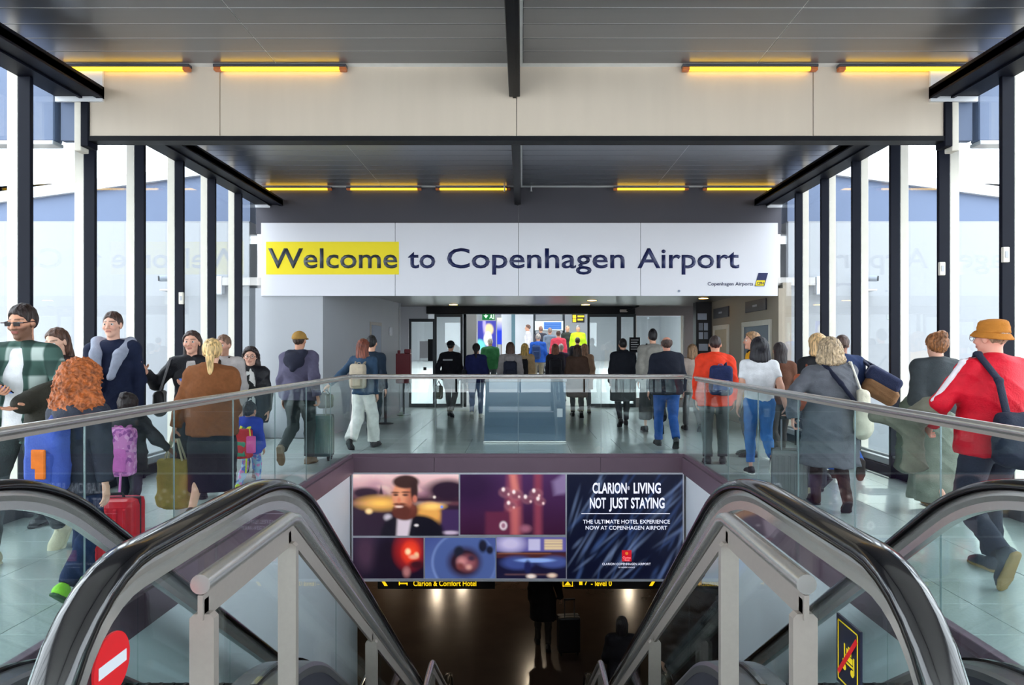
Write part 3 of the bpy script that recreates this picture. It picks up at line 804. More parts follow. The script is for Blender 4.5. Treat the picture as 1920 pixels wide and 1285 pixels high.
btext('Clarion', 1167.5, 1182.5, 1048, 4.2, .006); btext('Hotel', 1170, 1180, 1052, 3.4, .004)

# hanging wayfinding signs of the lower hall
m_wf = mat('wayfinding_black', (14, 13, 14), .4); m_wy = emis('wayfinding_yellow', (250, 206, 20), .9)
def hang(px0, px1, lab):
    Y = 11.0
    t = thing('wayfinding_sign', lab, 'sign', (0, Y, 0))
    MB().bbox(PX(px0, Y), PX(px1, Y), 0, .08, PZ(1105, Y), PZ(1105, Y) + .34, .004).build('sign_box', m_wf, t)
    for f in (.15, .85):
        xx = PX(px0 + (px1 - px0) * f, Y); MB().tube([(xx, .04, PZ(1105, Y) + .33), (xx, .04, -.36)], .012, 8).build('rod', m_steel_d, t)
    return t, Y
t, Y = hang(708, 928, 'black hanging sign with yellow words Clarion and Comfort Hotel')
text('lettering', 'Clarion & Comfort Hotel', m_wy, t, PX(775, Y), PX(893, Y), PZ(1099, Y), .085, -.002, bold=.012)
MB().prism([(PX(712, Y), PZ(1085, Y)), (PX(718, Y), PZ(1085, Y)), (PX(727, Y), PZ(1099, Y)), (PX(721, Y), PZ(1099, Y))], 'y', -.004, 0).build('arrow', m_wy, t)
bd = MB(); a, b = PX(748, Y), PX(764, Y); zz = PZ(1098, Y); bd.box(a, b, -.004, 0, zz + .02, zz + .04); bd.box(a, a + .012, -.004, 0, zz, zz + .1); bd.box(b - .012, b, -.004, 0, zz, zz + .04); bd.build('bed_pictogram', m_wy, t)
t, Y = hang(1058, 1240, 'black hanging sign with yellow words level 0')
text('lettering', '- level 0', m_wy, t, PX(1108, Y), PX(1147, Y), PZ(1099, Y), .085, -.002, bold=.012)
for ch, a_ in (('1', 1086), ('7', 1096)): text('lettering', ch, m_wy, t, PX(a_, Y), PX(a_ + 6, Y), PZ(1097, Y), .09, -.002, bold=.012)
pb = MB(); a, b = PX(1054 + 1, Y), PX(1074, Y); zz = PZ(1100, Y)
pb.box(a, b, -.004, 0, zz, zz + .01); pb.box(a, a + .01, -.004, 0, zz, zz + .15); pb.box(b - .01, b, -.004, 0, zz, zz + .15); pb.prism([(a + .03, zz + .02), (b - .03, zz + .02), ((a + b) / 2, zz + .08)], 'y', -.004, 0); pb.build('person_pictogram', m_wy, t)
MB().prism([(PX(1217, Y), PZ(1099, Y)), (PX(1223, Y), PZ(1099, Y)), (PX(1232, Y), PZ(1085, Y)), (PX(1226, Y), PZ(1085, Y))], 'y', -.004, 0).build('arrow', m_wy, t)
# ================================================================== entrance under the sign
YD = 18.8
xl0, yl1 = -3.4, 17.3
xl1 = PX(748, yl1)
struct('wall_left_entrance', MB().box(-XW, xl0, YS - .02, YS + .12, 0, 2.6), m_grey, 'light grey wall panel left of the entrance')
w = struct('wall_left_passage', MB().prism([(xl0, YS + .1), (xl1, yl1), (xl1 - .15, yl1), (xl0 - .15, YS + .1)], 'z', 0, 2.7), m_grey, 'grey passage wall running to the doors on the left')
struct('wall_left_return', MB().box(-5.2, xl1 + .02, yl1, yl1 + .1, 0, 2.7), m_grey)
# narrow service door leaf on the passage wall
sd = struct_empty('door_1', 'narrow pale service door in the left passage wall', (xl0, YS + .1, 0))
ang = math.atan2(yl1 - YS - .1, xl1 - xl0); sd.rotation_euler = (0, 0, ang)
L0 = math.hypot(xl1 - xl0, yl1 - YS - .1)
MB().bbox(2.55, 3.35, -.02, .0, .0, 2.12, .004).build('door_frame', m_steel_d, sd); MB().bbox(2.62, 3.28, -.035, -.005, .01, 2.05, .004).build('door_leaf', m_grey2, sd)
MB().bbox(2.66, 2.72, -.06, -.035, 1.0, 1.1, .004).build('door_handle', m_steel, sd); MB().bbox(4.0, 4.14, -.04, 0, 1.85, 2.05, .01).build('call_box', m_white, sd)
# right side wall with two doors
struct('wall_right_passage', MB().box(XW + .02, XW + .17, YS, 17.0, 0, 2.7), m_beige, 'beige passage wall right of the entrance')
struct('wall_right_jamb', MB().box(XW - .06, XW + .02, YS - .02, YS + .25, 0, 2.6), m_beige)
def side_door(n, pa, pb, ytop_, lab, leaf):
    ya, yb = WY(pb, XW), WY(pa, XW); zt = PZ(ytop_, (ya + yb) / 2)
    d = struct_empty('door_%d' % n, lab, (XW + .02, ya, 0)); w = yb - ya
    MB().bbox(-.04, 0, 0, .1, 0, zt, .004).build('door_frame', m_cream, d); MB().bbox(-.04, 0, w - .1, w, 0, zt, .004).build('door_frame', m_cream, d); MB().bbox(-.04, 0, .1, w - .1, zt - .1, zt, .004).build('door_frame', m_cream, d)
    lf = MB().bbox(-.02, 0, .1, w - .1, 0, zt - .1, .003).build('door_leaf', leaf, d)
    MB().bbox(-.06, -.02, .18, .22, .9, 1.25, .006).build('door_handle', m_black, d)
    return d
m_leafblue = mat('blue_grey_door', (78, 92, 110), .35); m_leafbeige = mat('beige_door', (188, 170, 140), .5)
side_door(2, 1392, 1446, 602, 'blue-grey glazed door with pale frame in the right passage wall', m_leafblue)
side_door(3, 1338, 1366, 610, 'beige door with steel frame near the dark column', m_leafbeige)
m_plate = mat('dark_room_sign', (52, 50, 56), .4)
for (pa, pb, y0, y1, lab) in ((1398, 1436, 563, 584, 'dark blank room sign above the right blue-grey door'), (1338, 1366, 577, 596, 'dark blank room sign above the beige door')):
    ya, yb = WY(pb, XW), WY(pa, XW); ym = (ya + yb) / 2
    t = thing('room_sign', lab, 'sign', (XW + .02, ym, PZ((y0 + y1) / 2, ym)))
    h = (y1 - y0) * ym / F_PX / 2; MB().bbox(-.03, 0, -(yb - ya) / 2, (yb - ya) / 2, -h, h, .004).build('plate', m_plate, t)
    MB().box(-.032, -.03, -.12, .14, -.02, .02).build('lettering_strip', m_grey, t)
# dark column with framed notices
col = struct('column', MB().bbox(PX(1305, 17.0), PX(1337, 17.0) + .3, 17.0, 17.3, 0, 2.7, .01), mat('dark_column', (26, 26, 34), .4), 'dark navy column with framed notices')
fm = mat('notice_paper', (176, 186, 206), .5)
for k, (a, b, y0, y1) in enumerate(((1308, 1325, 588, 600), (1310, 1318, 606, 620), (1320, 1327, 606, 620), (1310, 1318, 623, 636), (1320, 1327, 623, 636), (1310, 1327, 645, 658), (1310, 1327, 664, 676))):
    MB().box(PX(a, 17), PX(b, 17), 16.985, 16.999, PZ(y1, 17), PZ(y0, 17)).build('notice', fm if k not in (1, 4) else m_grey2, col)
# soffit over the entrance and its downlights
m_soffit = mat('entrance_soffit', (150, 146, 142), .3, .7, var=.05, scale=2)
struct('ceiling_entrance', MB().box(-5.2, 5.2, YS + .1, YD + .6, 2.66, 2.8), m_soffit, 'brushed metal soffit above the entrance')
m_down = emis('downlight_lamp', (255, 196, 96), 9)
for i, (px, py) in enumerate(((850, 571), (1098, 571), (1110, 563), (1319, 559))):
    Y = F_PX * (2.66 - EYE) / (VPY - py)
    t = thing('downlight', 'small warm round downlight in the soffit, %s' % ('on the left', 'left one of the middle pair', 'right one of the middle pair', 'by the dark column')[i], 'ceiling light', (PX(px, Y), Y, 2.645), 0, 'downlights over the entrance')
    MB().tube([(0, 0, 0), (0, 0, .014)], .10, 18).build('lamp', m_down, t); MB().tube([(0, 0, .005), (0, 0, .015)], .13, 18).build('trim_ring', m_steel, t)
# door front at YD
m_doorfr = mat('door_frame_dark', (22, 30, 36), .4, .3)
def XD(px): return PX(px, YD)
zh = PZ(589, YD)
struct('trim_10', MB().bbox(XD(800), XD(1190), YD - .1, YD + .25, zh, 2.66, .01), m_black, 'black header above the sliding doors')
struct('wall_entrance_left', MB().box(-5.2, XD(766), YD, YD + .15, 0, 2.66), m_grey)
struct('wall_entrance_header', MB().box(XD(766), XD(802), YD, YD + .15, PZ(598, YD), 2.66), m_grey)
struct('wall_entrance_right', MB().box(XD(1283), 5.2, YD, YD + .15, 0, 2.66).box(XD(1188), XD(1283), YD, YD + .15, PZ(592, YD), 2.66).box(XD(1188), XD(1283), YD, YD + .15, 0, .25), mat('taupe_wall', (112, 104, 102), .55), 'taupe wall with a large window right of the doors')
def glazed(n, pa, pb, lab, y=YD, ztop=None):
    d = struct_empty('door_%d' % n, lab, (XD(pa), y, 0)); w = XD(pb) - XD(pa); zt = ztop or zh
    for (a, b) in ((0, .06), (w - .06, w)): MB().bbox(a, b, -.03, .03, 0, zt, .004).build('door_stile', m_doorfr, d)
    MB().bbox(.06, w - .06, -.03, .03, 0, .1, .004).build('door_rail', m_doorfr, d); MB().bbox(.06, w - .06, -.03, .03, zt - .08, zt, .004).build('door_rail', m_doorfr, d)
    MB().box(.06, w - .06, -.006, .006, .1, zt - .08).build('pane', m_glassd, d)
    return d
dl = glazed(4, 767, 816, 'fixed glass door panel at the far left of the entrance', ztop=PZ(598, YD))
MB().bbox(.28, .62, -.012, -.008, 1.3, 1.75, .001).build('notice', m_grey, dl); MB().bbox(.5, .66, -.014, -.008, 1.22, 1.8, .001).build('notice', m_black, dl); MB().bbox(.38, .46, -.014, -.008, .98, 1.06, .001).build('push_plate', m_black, dl)
glazed(5, 815, 868, 'left sliding glass door pushed open', YD - .05)
glazed(6, 868, 874, 'edge of the left sliding door leaf', YD + .12)
glazed(7, 1101, 1160, 'right sliding glass door pushed open', YD - .05)
glazed(8, 1160, 1192, 'fixed glass panel beside the right sliding door')
wr = struct_empty('window_%d' % wn, 'large window right of the sliding doors', (XD(1190), YD + .05, .25)); ww = XD(1281) - XD(1190)
MB().box(.02, ww - .02, 0, .012, .02, PZ(592, YD) - .27).build('pane', m_glassd, wr)
for q in (0, ww - .05): MB().bbox(q, q + .05, -.03, .04, 0, PZ(592, YD) - .25, .004).build('window_frame', m_cream, wr)
t = thing('notice_board', 'dark information board on the glass between the two coated men', 'notice', P3(1190, 647, YD - .045)); MB().bbox(-.14, .14, -.01, .01, -.2, .2, .003).build('board', m_black, t)
for k in range(5): MB().box(-.1, .1 - .03 * (k % 2), -.012, -.01, .12 - .06 * k, .14 - .06 * k).build('text_line', m_grey, t)
t = thing('closer_arm', 'dark door closer arm under the header at the right', 'door closer', P3(1180, 582, YD - .12)); MB().tube([(-.1, 0, -.02), (.2, -.3, .1)], .025, 8).build('arm', m_black, t); MB().bbox(-.25, -.05, -.05, .05, -.05, .02, .01).build('case', m_steel_d, t)

# ================================================================== terminal hall beyond the doors
m_hallw = mat('terminal_white', (222, 224, 228), .6, var=.02, scale=1)
struct('wall_terminal_left', MB().box(-9.2, -9, 19.4, 46, 0, 4.2), m_hallw); struct('wall_terminal_right', MB().box(9, 9.2, 19.4, 46, 0, 4.2), m_hallw)
struct('wall_terminal_far', MB().box(-9, 9, 46, 46.2, 0, 4.2), m_hallw, 'white far wall of the terminal')
struct('wall_terminal_near_left', MB().box(-9, -5.2, 19.2, 19.4, 0, 4.2), m_hallw); struct('wall_terminal_near_right', MB().box(5.2, 9, 19.2, 19.4, 0, 4.2), m_hallw)
struct('wall_terminal_lintel', MB().box(-5.2, 5.2, 19.3, 19.5, 2.7, 4.2), m_hallw)
struct('ceiling_terminal', MB().box(-9, 9, 19.4, 46, 4.2, 4.4), m_hallw, 'white terminal ceiling')
m_panel = emis('terminal_light_panel', (244, 250, 255), 14)
k = 0
for y in (21.5, 25.5, 30, 35, 40):
    for x in (-5, -1.7, 1.7, 5):
        t = thing('light_panel', 'flat white light panel in the ceiling beyond the doors, %s row, %s' % (('nearest', 'second', 'third', 'fourth', 'farthest')[k // 4], ('far left', 'left', 'right', 'far right')[k % 4]), 'ceiling light', (x, y, 4.15), 0, 'terminal light panels'); k += 1
        MB().box(-.6, .6, -.6, .6, 0, .02).build('diffuser', m_panel, t); MB().box(-.65, .65, -.65, .65, .02, .05).build('frame', m_white, t)
# white pillars and partitions
for (px0, px1, Y, m) in ((940, 962, 30, m_hallw), (962, 1000, 33, m_hallw)):
    struct('pillar', MB().bbox(PX(px0, Y), PX(px1, Y), Y, Y + .5, 0, 4.2, .02), m, 'white pillar in the terminal')
struct('trim_11', MB().bbox(PX(959, 29.8), PX(966, 29.8), 29.7, 29.9, 0, 4.2, .01), mat('teal_strip', (96, 130, 142), .5), 'teal strip on the white pillar')
struct('wall_terminal_grey', MB().box(PX(873, 22), PX(893, 22), 22, 22.4, 0, 3.4), m_soffit, 'grey metal casing just inside the doors')
# exit sign
t = thing('exit_sign', 'green emergency exit sign with running figure and arrow', 'exit sign', P3(916, 593, 19.0))
m_green = emis('exit_green', (10, 120, 58), .7); m_ew = emis('exit_white', (236, 255, 240), .9)
MB().bbox(-.17, .17, 0, .04, -.1, .1, .004).build('sign_box', m_green, t)
a = MB(); a.prism([(-.13, .02), (-.08, .02), (-.08, .07), (-.06, .07), (-.06, .02), (-.01, .02), (-.07, -.06)], 'y', -.004, 0); a.build('arrow', m_ew, t)
a = MB(); a.disc((.08, .06), .018, 'y', (-.004, 0), 12); a.prism([(.05, .035), (.1, .03), (.09, -.02), (.06, -.02)], 'y', -.004, 0); a.prism([(.06, -.02), (.09, -.02), (.12, -.07), (.1, -.08)], 'y', -.004, 0); a.prism([(.06, -.01), (.075, -.02), (.04, -.07), (.02, -.06)], 'y', -.004, 0); a.box(.125, .15, -.004, 0, -.08, .08); a.build('running_figure', m_ew, t)
MB().tube([(0, .02, .1), (0, .02, .3)], .012, 6).build('rod', m_black, t)
# posters and boards
def poster(px0, px1, py0, py1, Y, paint, lab, nm='poster'):
    t = thing(nm, lab, 'poster', (0, Y, 0)); MB().box(PX(px0, Y), PX(px1, Y), .005, .06, PZ(py1, Y), PZ(py0, Y)).build('board', m_white, t)
    paint.build('print', t, PX(px0, Y), PX(px1, Y), PZ(py1, Y), PZ(py0, Y), 0.0, m_print)
    MB().box(PX(px0, Y), PX(px0, Y) + .04, .02, .05, 0, PZ(py1, Y)).build('leg', m_steel_d, t); MB().box(PX(px1, Y) - .04, PX(px1, Y), .02, .05, 0, PZ(py1, Y)).build('leg', m_steel_d, t)
p = Paint(60, 90, (66, 66, 160)).grad((60, 58, 150), (40, 50, 150)); p.ell(.6, .3, .25, .2, (226, 200, 150), .2).ell(.55, .62, .22, .24, (240, 240, 250), .2).ell(.1, .9, .3, .25, (110, 214, 200), .2).ell(.35, .1, .08, .3, (170, 160, 220), .5)
poster(896, 930, 602, 656, 24, p, 'blue and purple poster behind the green jacket')
p = Paint(20, 50, (20, 60, 190)).grad((220, 214, 190), (16, 50, 190), 0, .5)
poster(932, 941, 596, 646, 24.5, p, 'narrow cream and blue banner beside the purple poster')
p = Paint(90, 40, (190, 210, 214)); p.rect(.3, .1, .95, .9, (40, 90, 160), .03)
for k in range(5): p.rect(.05, .1 + k * .18, .28, .18 + k * .18, (214, 220, 120), .02).rect(.35, .12 + k * .18, .9, .15 + k * .18, (170, 200, 230), .02)
t = thing('departure_board', 'blue flight information board hanging in the bright terminal', 'board', (0, 32, 0)); p.build('screen', t, PX(1003, 32), PX(1056, 32), PZ(620, 32), PZ(602, 32), 0, m_print); MB().box(PX(1002, 32), PX(1057, 32), .01, .15, PZ(621, 32), PZ(601, 32)).build('case', m_doorfr, t)
for q in (1002, 1057): MB().box(PX(q, 32) - .05, PX(q, 32) + .05, .02, .12, 0, 4.2).build('post', m_doorfr, t)
t = thing('gate_sign', 'small yellow and black gate sign above the hi-vis vest', 'sign', (0, 31, 0)); MB().bbox(PX(1073, 31), PX(1096, 31), 0, .1, PZ(605, 31), PZ(589, 31), .01).build('sign_box', m_wf, t)
for (a, b, c, d) in ((1074, 1080, 591, 597), (1074, 1080, 598, 604), (1083, 1095, 592, 595), (1083, 1093, 598, 601)): MB().box(PX(a, 31), PX(b, 31), -.01, 0, PZ(d, 31), PZ(c, 31)).build('yellow_mark', m_wy, t)
MB().box(PX(1084, 31) - .03, PX(1084, 31) + .03, .02, .08, PZ(589, 31), 4.2).build('rod', m_wf, t)

# ================================================================== things on the upper floor
# grey-blue glazed stand behind the far balustrade
Yp = 11.75
t = thing('glazed_stand', 'grey-blue glazed stand with light rim behind the far balustrade', 'stand', (PX(984, Yp), Yp, 0))
hw_ = (1061 - 908) / 2 * Yp / F_PX; zt_ = PZ(713, Yp)
m_bluepan = mat('blue_grey_panel', (92, 112, 132), .18, .1, var=.05, scale=2, spec=.6)
MB().prism([(-hw_, .01), (hw_, .01), (hw_, zt_ - .02), (-hw_ + .03, zt_ - .02)], 'y', 0, .32).build('body', m_bluepan, t)
MB().bbox(-hw_ + .01, hw_ + .02, -.02, .34, zt_ - .03, zt_ + .015, .012).build('top_rim', m_grey, t); MB().bbox(-hw_ - .01, hw_ + .01, -.012, .33, 0, .03, .006).build('plinth', m_steel, t)
MB().box(hw_ - .14, hw_ - .05, -.004, 0, .42, .56).build('label_plate', m_white, t); MB().box(-hw_ + .08, hw_ - .2, -.004, 0, .5, .52).build('seam', m_grey2, t)
# retractable belt posts
m_post = mat('stanchion_grey', (66, 68, 72), .4, .5)
for (px, py, lab) in ((723, 795, 'dark grey queue barrier post nearest the couple'),):
    Y = FY(py); t = thing('barrier_post', lab, 'barrier post', (PX(px, Y), Y, 0))
    MB().tube([(0, 0, 0), (0, 0, .02), (0, 0, .035)], [.17, .165, .05], 24).build('base', m_post, t); MB().tube([(0, 0, .03), (0, 0, .93)], .03, 14).build('pole', m_post, t); MB().tube([(0, 0, .9), (0, 0, .98)], .042, 14).build('head', m_black, t)
Y = FY(779)
t = thing('red_box', 'dark red dispenser box on a stand beside the left doors', 'box', (PX(757, Y), Y, 0))
m_dred = mat('dark_red_box', (112, 10, 28), .4)
MB().bbox(-.17, .17, -.1, .1, PZ(719, Y), PZ(663, Y), .012).build('case', m_dred, t); MB().tube([(0, 0, .02), (0, 0, PZ(719, Y))], .025, 10).build('pole', m_post, t); MB().tube([(0, 0, 0), (0, 0, .02)], .16, 20).build('base', m_post, t)
MB().bbox(-.14, -.08, -.04, .04, PZ(663, Y), PZ(657, Y), .01).build('knob', m_dred, t); MB().bbox(.02, .16, -.06, .06, PZ(663, Y), PZ(655, Y), .012).build('top_device', m_dred, t)
# ================================================================== organic shapes: distance fields turned into meshes
def V(*a): return np.array(a if len(a) > 1 else a[0], float)
def nrm(v): return v / (np.linalg.norm(v) + 1e-12)
def axis_coords(lo, hi, h, fine):
    c = [lo]; x = lo
    while x < hi:
        st = h
        for (a, b, hf) in fine:
            if a - h <= x <= b: st = min(st, hf)
        x += st; c.append(x)
    return np.array(c)
def ecap(p0, p1, r0, r1, u=(1, 0, 0), k=.03, op='+', flat0=False, flat1=False, cap=None):
    """tapered limb piece with elliptical section: r = radius or (along u, across u)"""
    p0, p1 = V(p0), V(p1)
    a0, b0 = r0 if isinstance(r0, tuple) else (r0, r0); a1, b1 = r1 if isinstance(r1, tuple) else (r1, r1)
    w = p1 - p0; L = np.linalg.norm(w); wh = w / L if L > 1e-9 else V(0, 0, 1)
    uu = V(u) - wh * np.dot(V(u), wh)
    if np.linalg.norm(uu) < 1e-3: uu = np.cross(wh, V(0, 1, 0.3))
    uu = nrm(uu); vv = np.cross(wh, uu)
    R = max(a0, b0, a1, b1) + k + .02
    lo = np.minimum(p0, p1) - R; hi = np.maximum(p0, p1) + R
    def f(X, Y, Z):
        dx, dy, dz = X - p0[0], Y - p0[1], Z - p0[2]
        ax = dx * wh[0] + dy * wh[1] + dz * wh[2]
        t = np.clip(ax / max(L, 1e-9), 0, 1)
        a = a0 + (a1 - a0) * t; b = b0 + (b1 - b0) * t
        ru = dx * uu[0] + dy * uu[1] + dz * uu[2]; rv = dx * vv[0] + dy * vv[1] + dz * vv[2]
        rw = ax - t * L
        c = np.minimum(a, b) if cap is None else cap
        k0 = np.sqrt((ru / a) ** 2 + (rv / b) ** 2 + (rw / c) ** 2); k1 = np.sqrt((ru / a ** 2) ** 2 + (rv / b ** 2) ** 2 + (rw / c ** 2) ** 2) + 1e-9
        d = np.where(k0 < .02, -np.minimum(a, b), k0 * (k0 - 1) / k1)
        if flat0: d = np.maximum(d, -ax)
        if flat1: d = np.maximum(d, ax - L)
        return d
    return (lo, hi, f, k, op)
def ell(c, r, M=None, k=.03, op='+'):
    c = V(c); R = max(r) + k + .02
    M = np.eye(3) if M is None else np.array(M)
    def f(X, Y, Z):
        dx, dy, dz = X - c[0], Y - c[1], Z - c[2]
        q = [dx * M[0, i] + dy * M[1, i] + dz * M[2, i] for i in range(3)]
        k0 = np.sqrt((q[0] / r[0]) ** 2 + (q[1] / r[1]) ** 2 + (q[2] / r[2]) ** 2); k1 = np.sqrt((q[0] / r[0] ** 2) ** 2 + (q[1] / r[1] ** 2) ** 2 + (q[2] / r[2] ** 2) ** 2) + 1e-9
        return np.where(k0 < .02, -min(r), k0 * (k0 - 1) / k1)
    return (c - R, c + R, f, k, op)
def rbox(c, hs, rad, M=None, k=.02, op='+'):
    c = V(c); M = np.eye(3) if M is None else np.array(M); R = np.linalg.norm(hs) + k + .02
    def f(X, Y, Z):
        dx, dy, dz = X - c[0], Y - c[1], Z - c[2]
        q = [np.abs(dx * M[0, i] + dy * M[1, i] + dz * M[2, i]) - hs[i] + rad for i in range(3)]
        return np.sqrt(np.maximum(q[0], 0) ** 2 + np.maximum(q[1], 0) ** 2 + np.maximum(q[2], 0) ** 2) + np.minimum(np.maximum(np.maximum(q[0], q[1]), q[2]), 0) - rad
    return (c - R, c + R, f, k, op)
def half(n, p, op='&'):
    """keep the side where dot(n, x - p) < 0"""
    n, p = nrm(V(n)), V(p)
    return (None, None, lambda X, Y, Z: (X - p[0]) * n[0] + (Y - p[1]) * n[1] + (Z - p[2]) * n[2], .0, op)
def smin(a, b, k):
    if k <= 1e-6: return np.minimum(a, b)
    h = np.clip(.5 + .5 * (b - a) / k, 0, 1)
    return b + (a - b) * h - k * h * (1 - h)
_C = [(i, j, l) for i in (0, 1) for j in (0, 1) for l in (0, 1)]
_E = [(a, b) for a in range(8) for b in range(a + 1, 8) if sum(abs(_C[a][q] - _C[b][q]) for q in range(3)) == 1]
def field_mesh(prims, h, fine=(), disp=None):
    """fine: list of (lo, hi, h) boxes in which the grid is denser"""
    adds = [p for p in prims if p[4] == '+' and p[0] is not None]
    lo = np.min([p[0] for p in adds], 0); hi = np.max([p[1] for p in adds], 0)
    cx, cy, cz = [axis_coords(lo[q], hi[q], h, [(f[0][q], f[1][q], f[2]) for f in fine]) for q in range(3)]
    F = np.full((len(cx), len(cy), len(cz)), .5, np.float32)
    for (pl, ph, f, k, op) in prims:
        if pl is None: s = (slice(None),) * 3
        else:
            s = tuple(slice(max(0, np.searchsorted(c, pl[q]) - 1), np.searchsorted(c, ph[q]) + 1) for q, c in enumerate((cx, cy, cz)))
        X, Y, Z = cx[s[0]][:, None, None], cy[s[1]][None, :, None], cz[s[2]][None, None, :]
        if X.size == 0 or Y.size == 0 or Z.size == 0: continue
        d = f(X, Y, Z).astype(np.float32)
        G = F[s]
        if op == '+': F[s] = smin(G, d, k)
        elif op == '-': F[s] = -smin(-G, d, k)
        else: F[s] = np.maximum(G, d)
    if disp is not None: F = F + disp(cx[:, None, None], cy[None, :, None], cz[None, None, :]).astype(np.float32)
    F[0] = F[-1] = .5; F[:, 0] = F[:, -1] = .5; F[:, :, 0] = F[:, :, -1] = .5
    ins = F < 0
    cnt = np.zeros(tuple(n - 1 for n in F.shape), np.int8)
    for (i, j, l) in _C: cnt += ins[i:F.shape[0] - 1 + i, j:F.shape[1] - 1 + j, l:F.shape[2] - 1 + l]
    act = (cnt > 0) & (cnt < 8)
    idx = np.argwhere(act)
    vid = np.full(act.shape, -1, np.int32); vid[act] = np.arange(len(idx))
    fv = [F[idx[:, 0] + c[0], idx[:, 1] + c[1], idx[:, 2] + c[2]] for c in _C]
    pv = [np.stack([cx[idx[:, 0] + c[0]], cy[idx[:, 1] + c[1]], cz[idx[:, 2] + c[2]]], 1) for c in _C]
    acc = np.zeros((len(idx), 3)); n = np.zeros(len(idx))
    for (a, b) in _E:
        m = (fv[a] < 0) != (fv[b] < 0)
        t = np.where(m, fv[a] / np.where(m, fv[a] - fv[b], 1), 0)[:, None]
        acc += m[:, None] * (pv[a] + t * (pv[b] - pv[a])); n += m
    verts = acc / n[:, None]
    faces = []
    for ax in range(3):
        o = [q for q in range(3) if q != ax]
        A = [slice(None)] * 3; B = [slice(None)] * 3; A[ax] = slice(0, -1); B[ax] = slice(1, None)
        e = ins[tuple(A)] != ins[tuple(B)]
        ii = np.argwhere(e)
        ii = ii[(ii[:, o[0]] > 0) & (ii[:, o[1]] > 0) & (ii[:, o[0]] < F.shape[o[0]] - 1) & (ii[:, o[1]] < F.shape[o[1]] - 1)]
        def cell(d0, d1):
            q = ii.copy(); q[:, o[0]] -= d0; q[:, o[1]] -= d1; return vid[q[:, 0], q[:, 1], q[:, 2]]
        quad = np.stack([cell(1, 1), cell(0, 1), cell(0, 0), cell(1, 0)], 1)
        s = ins[ii[:, 0], ii[:, 1], ii[:, 2]]
        if ax == 1: s = ~s
        quad[~s] = quad[~s][:, ::-1]
        faces.append(quad)
    return verts, np.concatenate(faces)
def np_object(name, verts, faces, m, parent=None, col=None, smooth=True):
    me = bpy.data.meshes.new(name)
    me.vertices.add(len(verts)); me.vertices.foreach_set('co', verts.astype(np.float32).ravel())
    me.loops.add(faces.size); me.loops.foreach_set('vertex_index', faces.astype(np.int32).ravel())
    me.polygons.add(len(faces)); me.polygons.foreach_set('loop_start', np.arange(0, faces.size, 4, dtype=np.int32))
    me.polygons.foreach_set('use_smooth', np.full(len(faces), smooth))
    me.update(calc_edges=True)
    if col is not None:
        at = me.color_attributes.new('Col', 'FLOAT_COLOR', 'POINT')
        at.data.foreach_set('color', np.concatenate([col, np.ones((len(verts), 1))], 1).astype(np.float32).ravel())
    me.materials.append(m)
    o = bpy.data.objects.new(name, me); link(o, parent)
    return o
def shape(name, prims, m, parent, h=.012, fine=(), disp=None, colf=None):
    v, f = field_mesh(prims, h, fine, disp)
    if len(f) == 0: return None
    return np_object(name, v, f, m, parent, colf(v) if colf else None)
def folds(amp, seed=0, fz=16.0):
    """cloth folds: soft waves plus a few sharper creases"""
    r = np.random.default_rng(seed); p = r.uniform(0, 6.28, 8)
    def d(X, Y, Z):
        wv = np.sin(fz * Z + 9 * X + p[0] + 1.6 * np.sin(11 * Y + p[1])) * .5 + np.sin(27 * X + 13 * Z + p[2] + 1.4 * np.sin(21 * Z + 9 * Y + p[3])) * .4 + np.sin(23 * Y - 19 * Z + p[4] + 6 * X) * .4
        cr = 1 - np.abs(np.sin(8 * X + 1.1 * fz * Z + p[5] + 2.2 * np.sin(7 * X + 5 * Z + p[6]) + 1.5 * np.sin(9 * Y)))
        return amp * (wv + 1.1 * (.35 - cr ** 3))
    return d
def curls(amp, f=190.0):
    return lambda X, Y, Z: amp * (np.sin(f * X + 2 * np.sin(.31 * f * Z)) * np.sin(f * .9 * Y + 1.5 * np.sin(.37 * f * X)) + .8 * np.sin(f * .8 * Z + 2.2 * np.sin(.4 * f * X) + f * .5 * Y) + .6 * np.sin(.33 * f * (X + Z)) * np.sin(.3 * f * (Y - Z))) * .5

def strands(amp):
    return lambda X, Y, Z: amp * (np.sin(150 * X + 40 * Y + 3 * np.sin(14 * Z)) * .6 + np.sin(170 * Y - 60 * X + 2 * np.sin(17 * Z + 5 * X)) * .6)
def fabric(rgb, rough=.85, var=.14, bump=.25, scale=14):
    return mat('fabric_%d_%d_%d_%d' % (*rgb, int(rough * 100)), rgb, rough, var=var, scale=scale, bump=bump * 1.6, bscale=scale * 6, spec=.25, contrast=.25)
def hairmat(rgb):
    return mat('hair_%d_%d_%d' % tuple(rgb), rgb, .48, var=.6, scale=22, stretch=(3.0, 3.0, .35), bump=1.0, bscale=26, spec=.4, contrast=.16)
m_skin = vcol_mat('skin', .5, 0, .35)
m_eye = vcol_mat('eye', .15, 0, .5)

def rotm(ax, a):
    c, s = math.cos(a), math.sin(a)
    if ax == 'x': return np.array([[1, 0, 0], [0, c, -s], [0, s, c]])
    if ax == 'y': return np.array([[c, 0, s], [0, 1, 0], [-s, 0, c]])
    return np.array([[c, -s, 0], [s, c, 0], [0, 0, 1]])
def ik(a, c, l1, l2, pole):
    d = c - a; D = min(np.linalg.norm(d), (l1 + l2) * .998); dr = nrm(d)
    x = (l1 * l1 - l2 * l2 + D * D) / (2 * D); hgt = math.sqrt(max(l1 * l1 - x * x, 0))
    p = V(pole) - dr * np.dot(V(pole), dr); p = nrm(p)
    return a + dr * x + p * hgt, a + dr * D

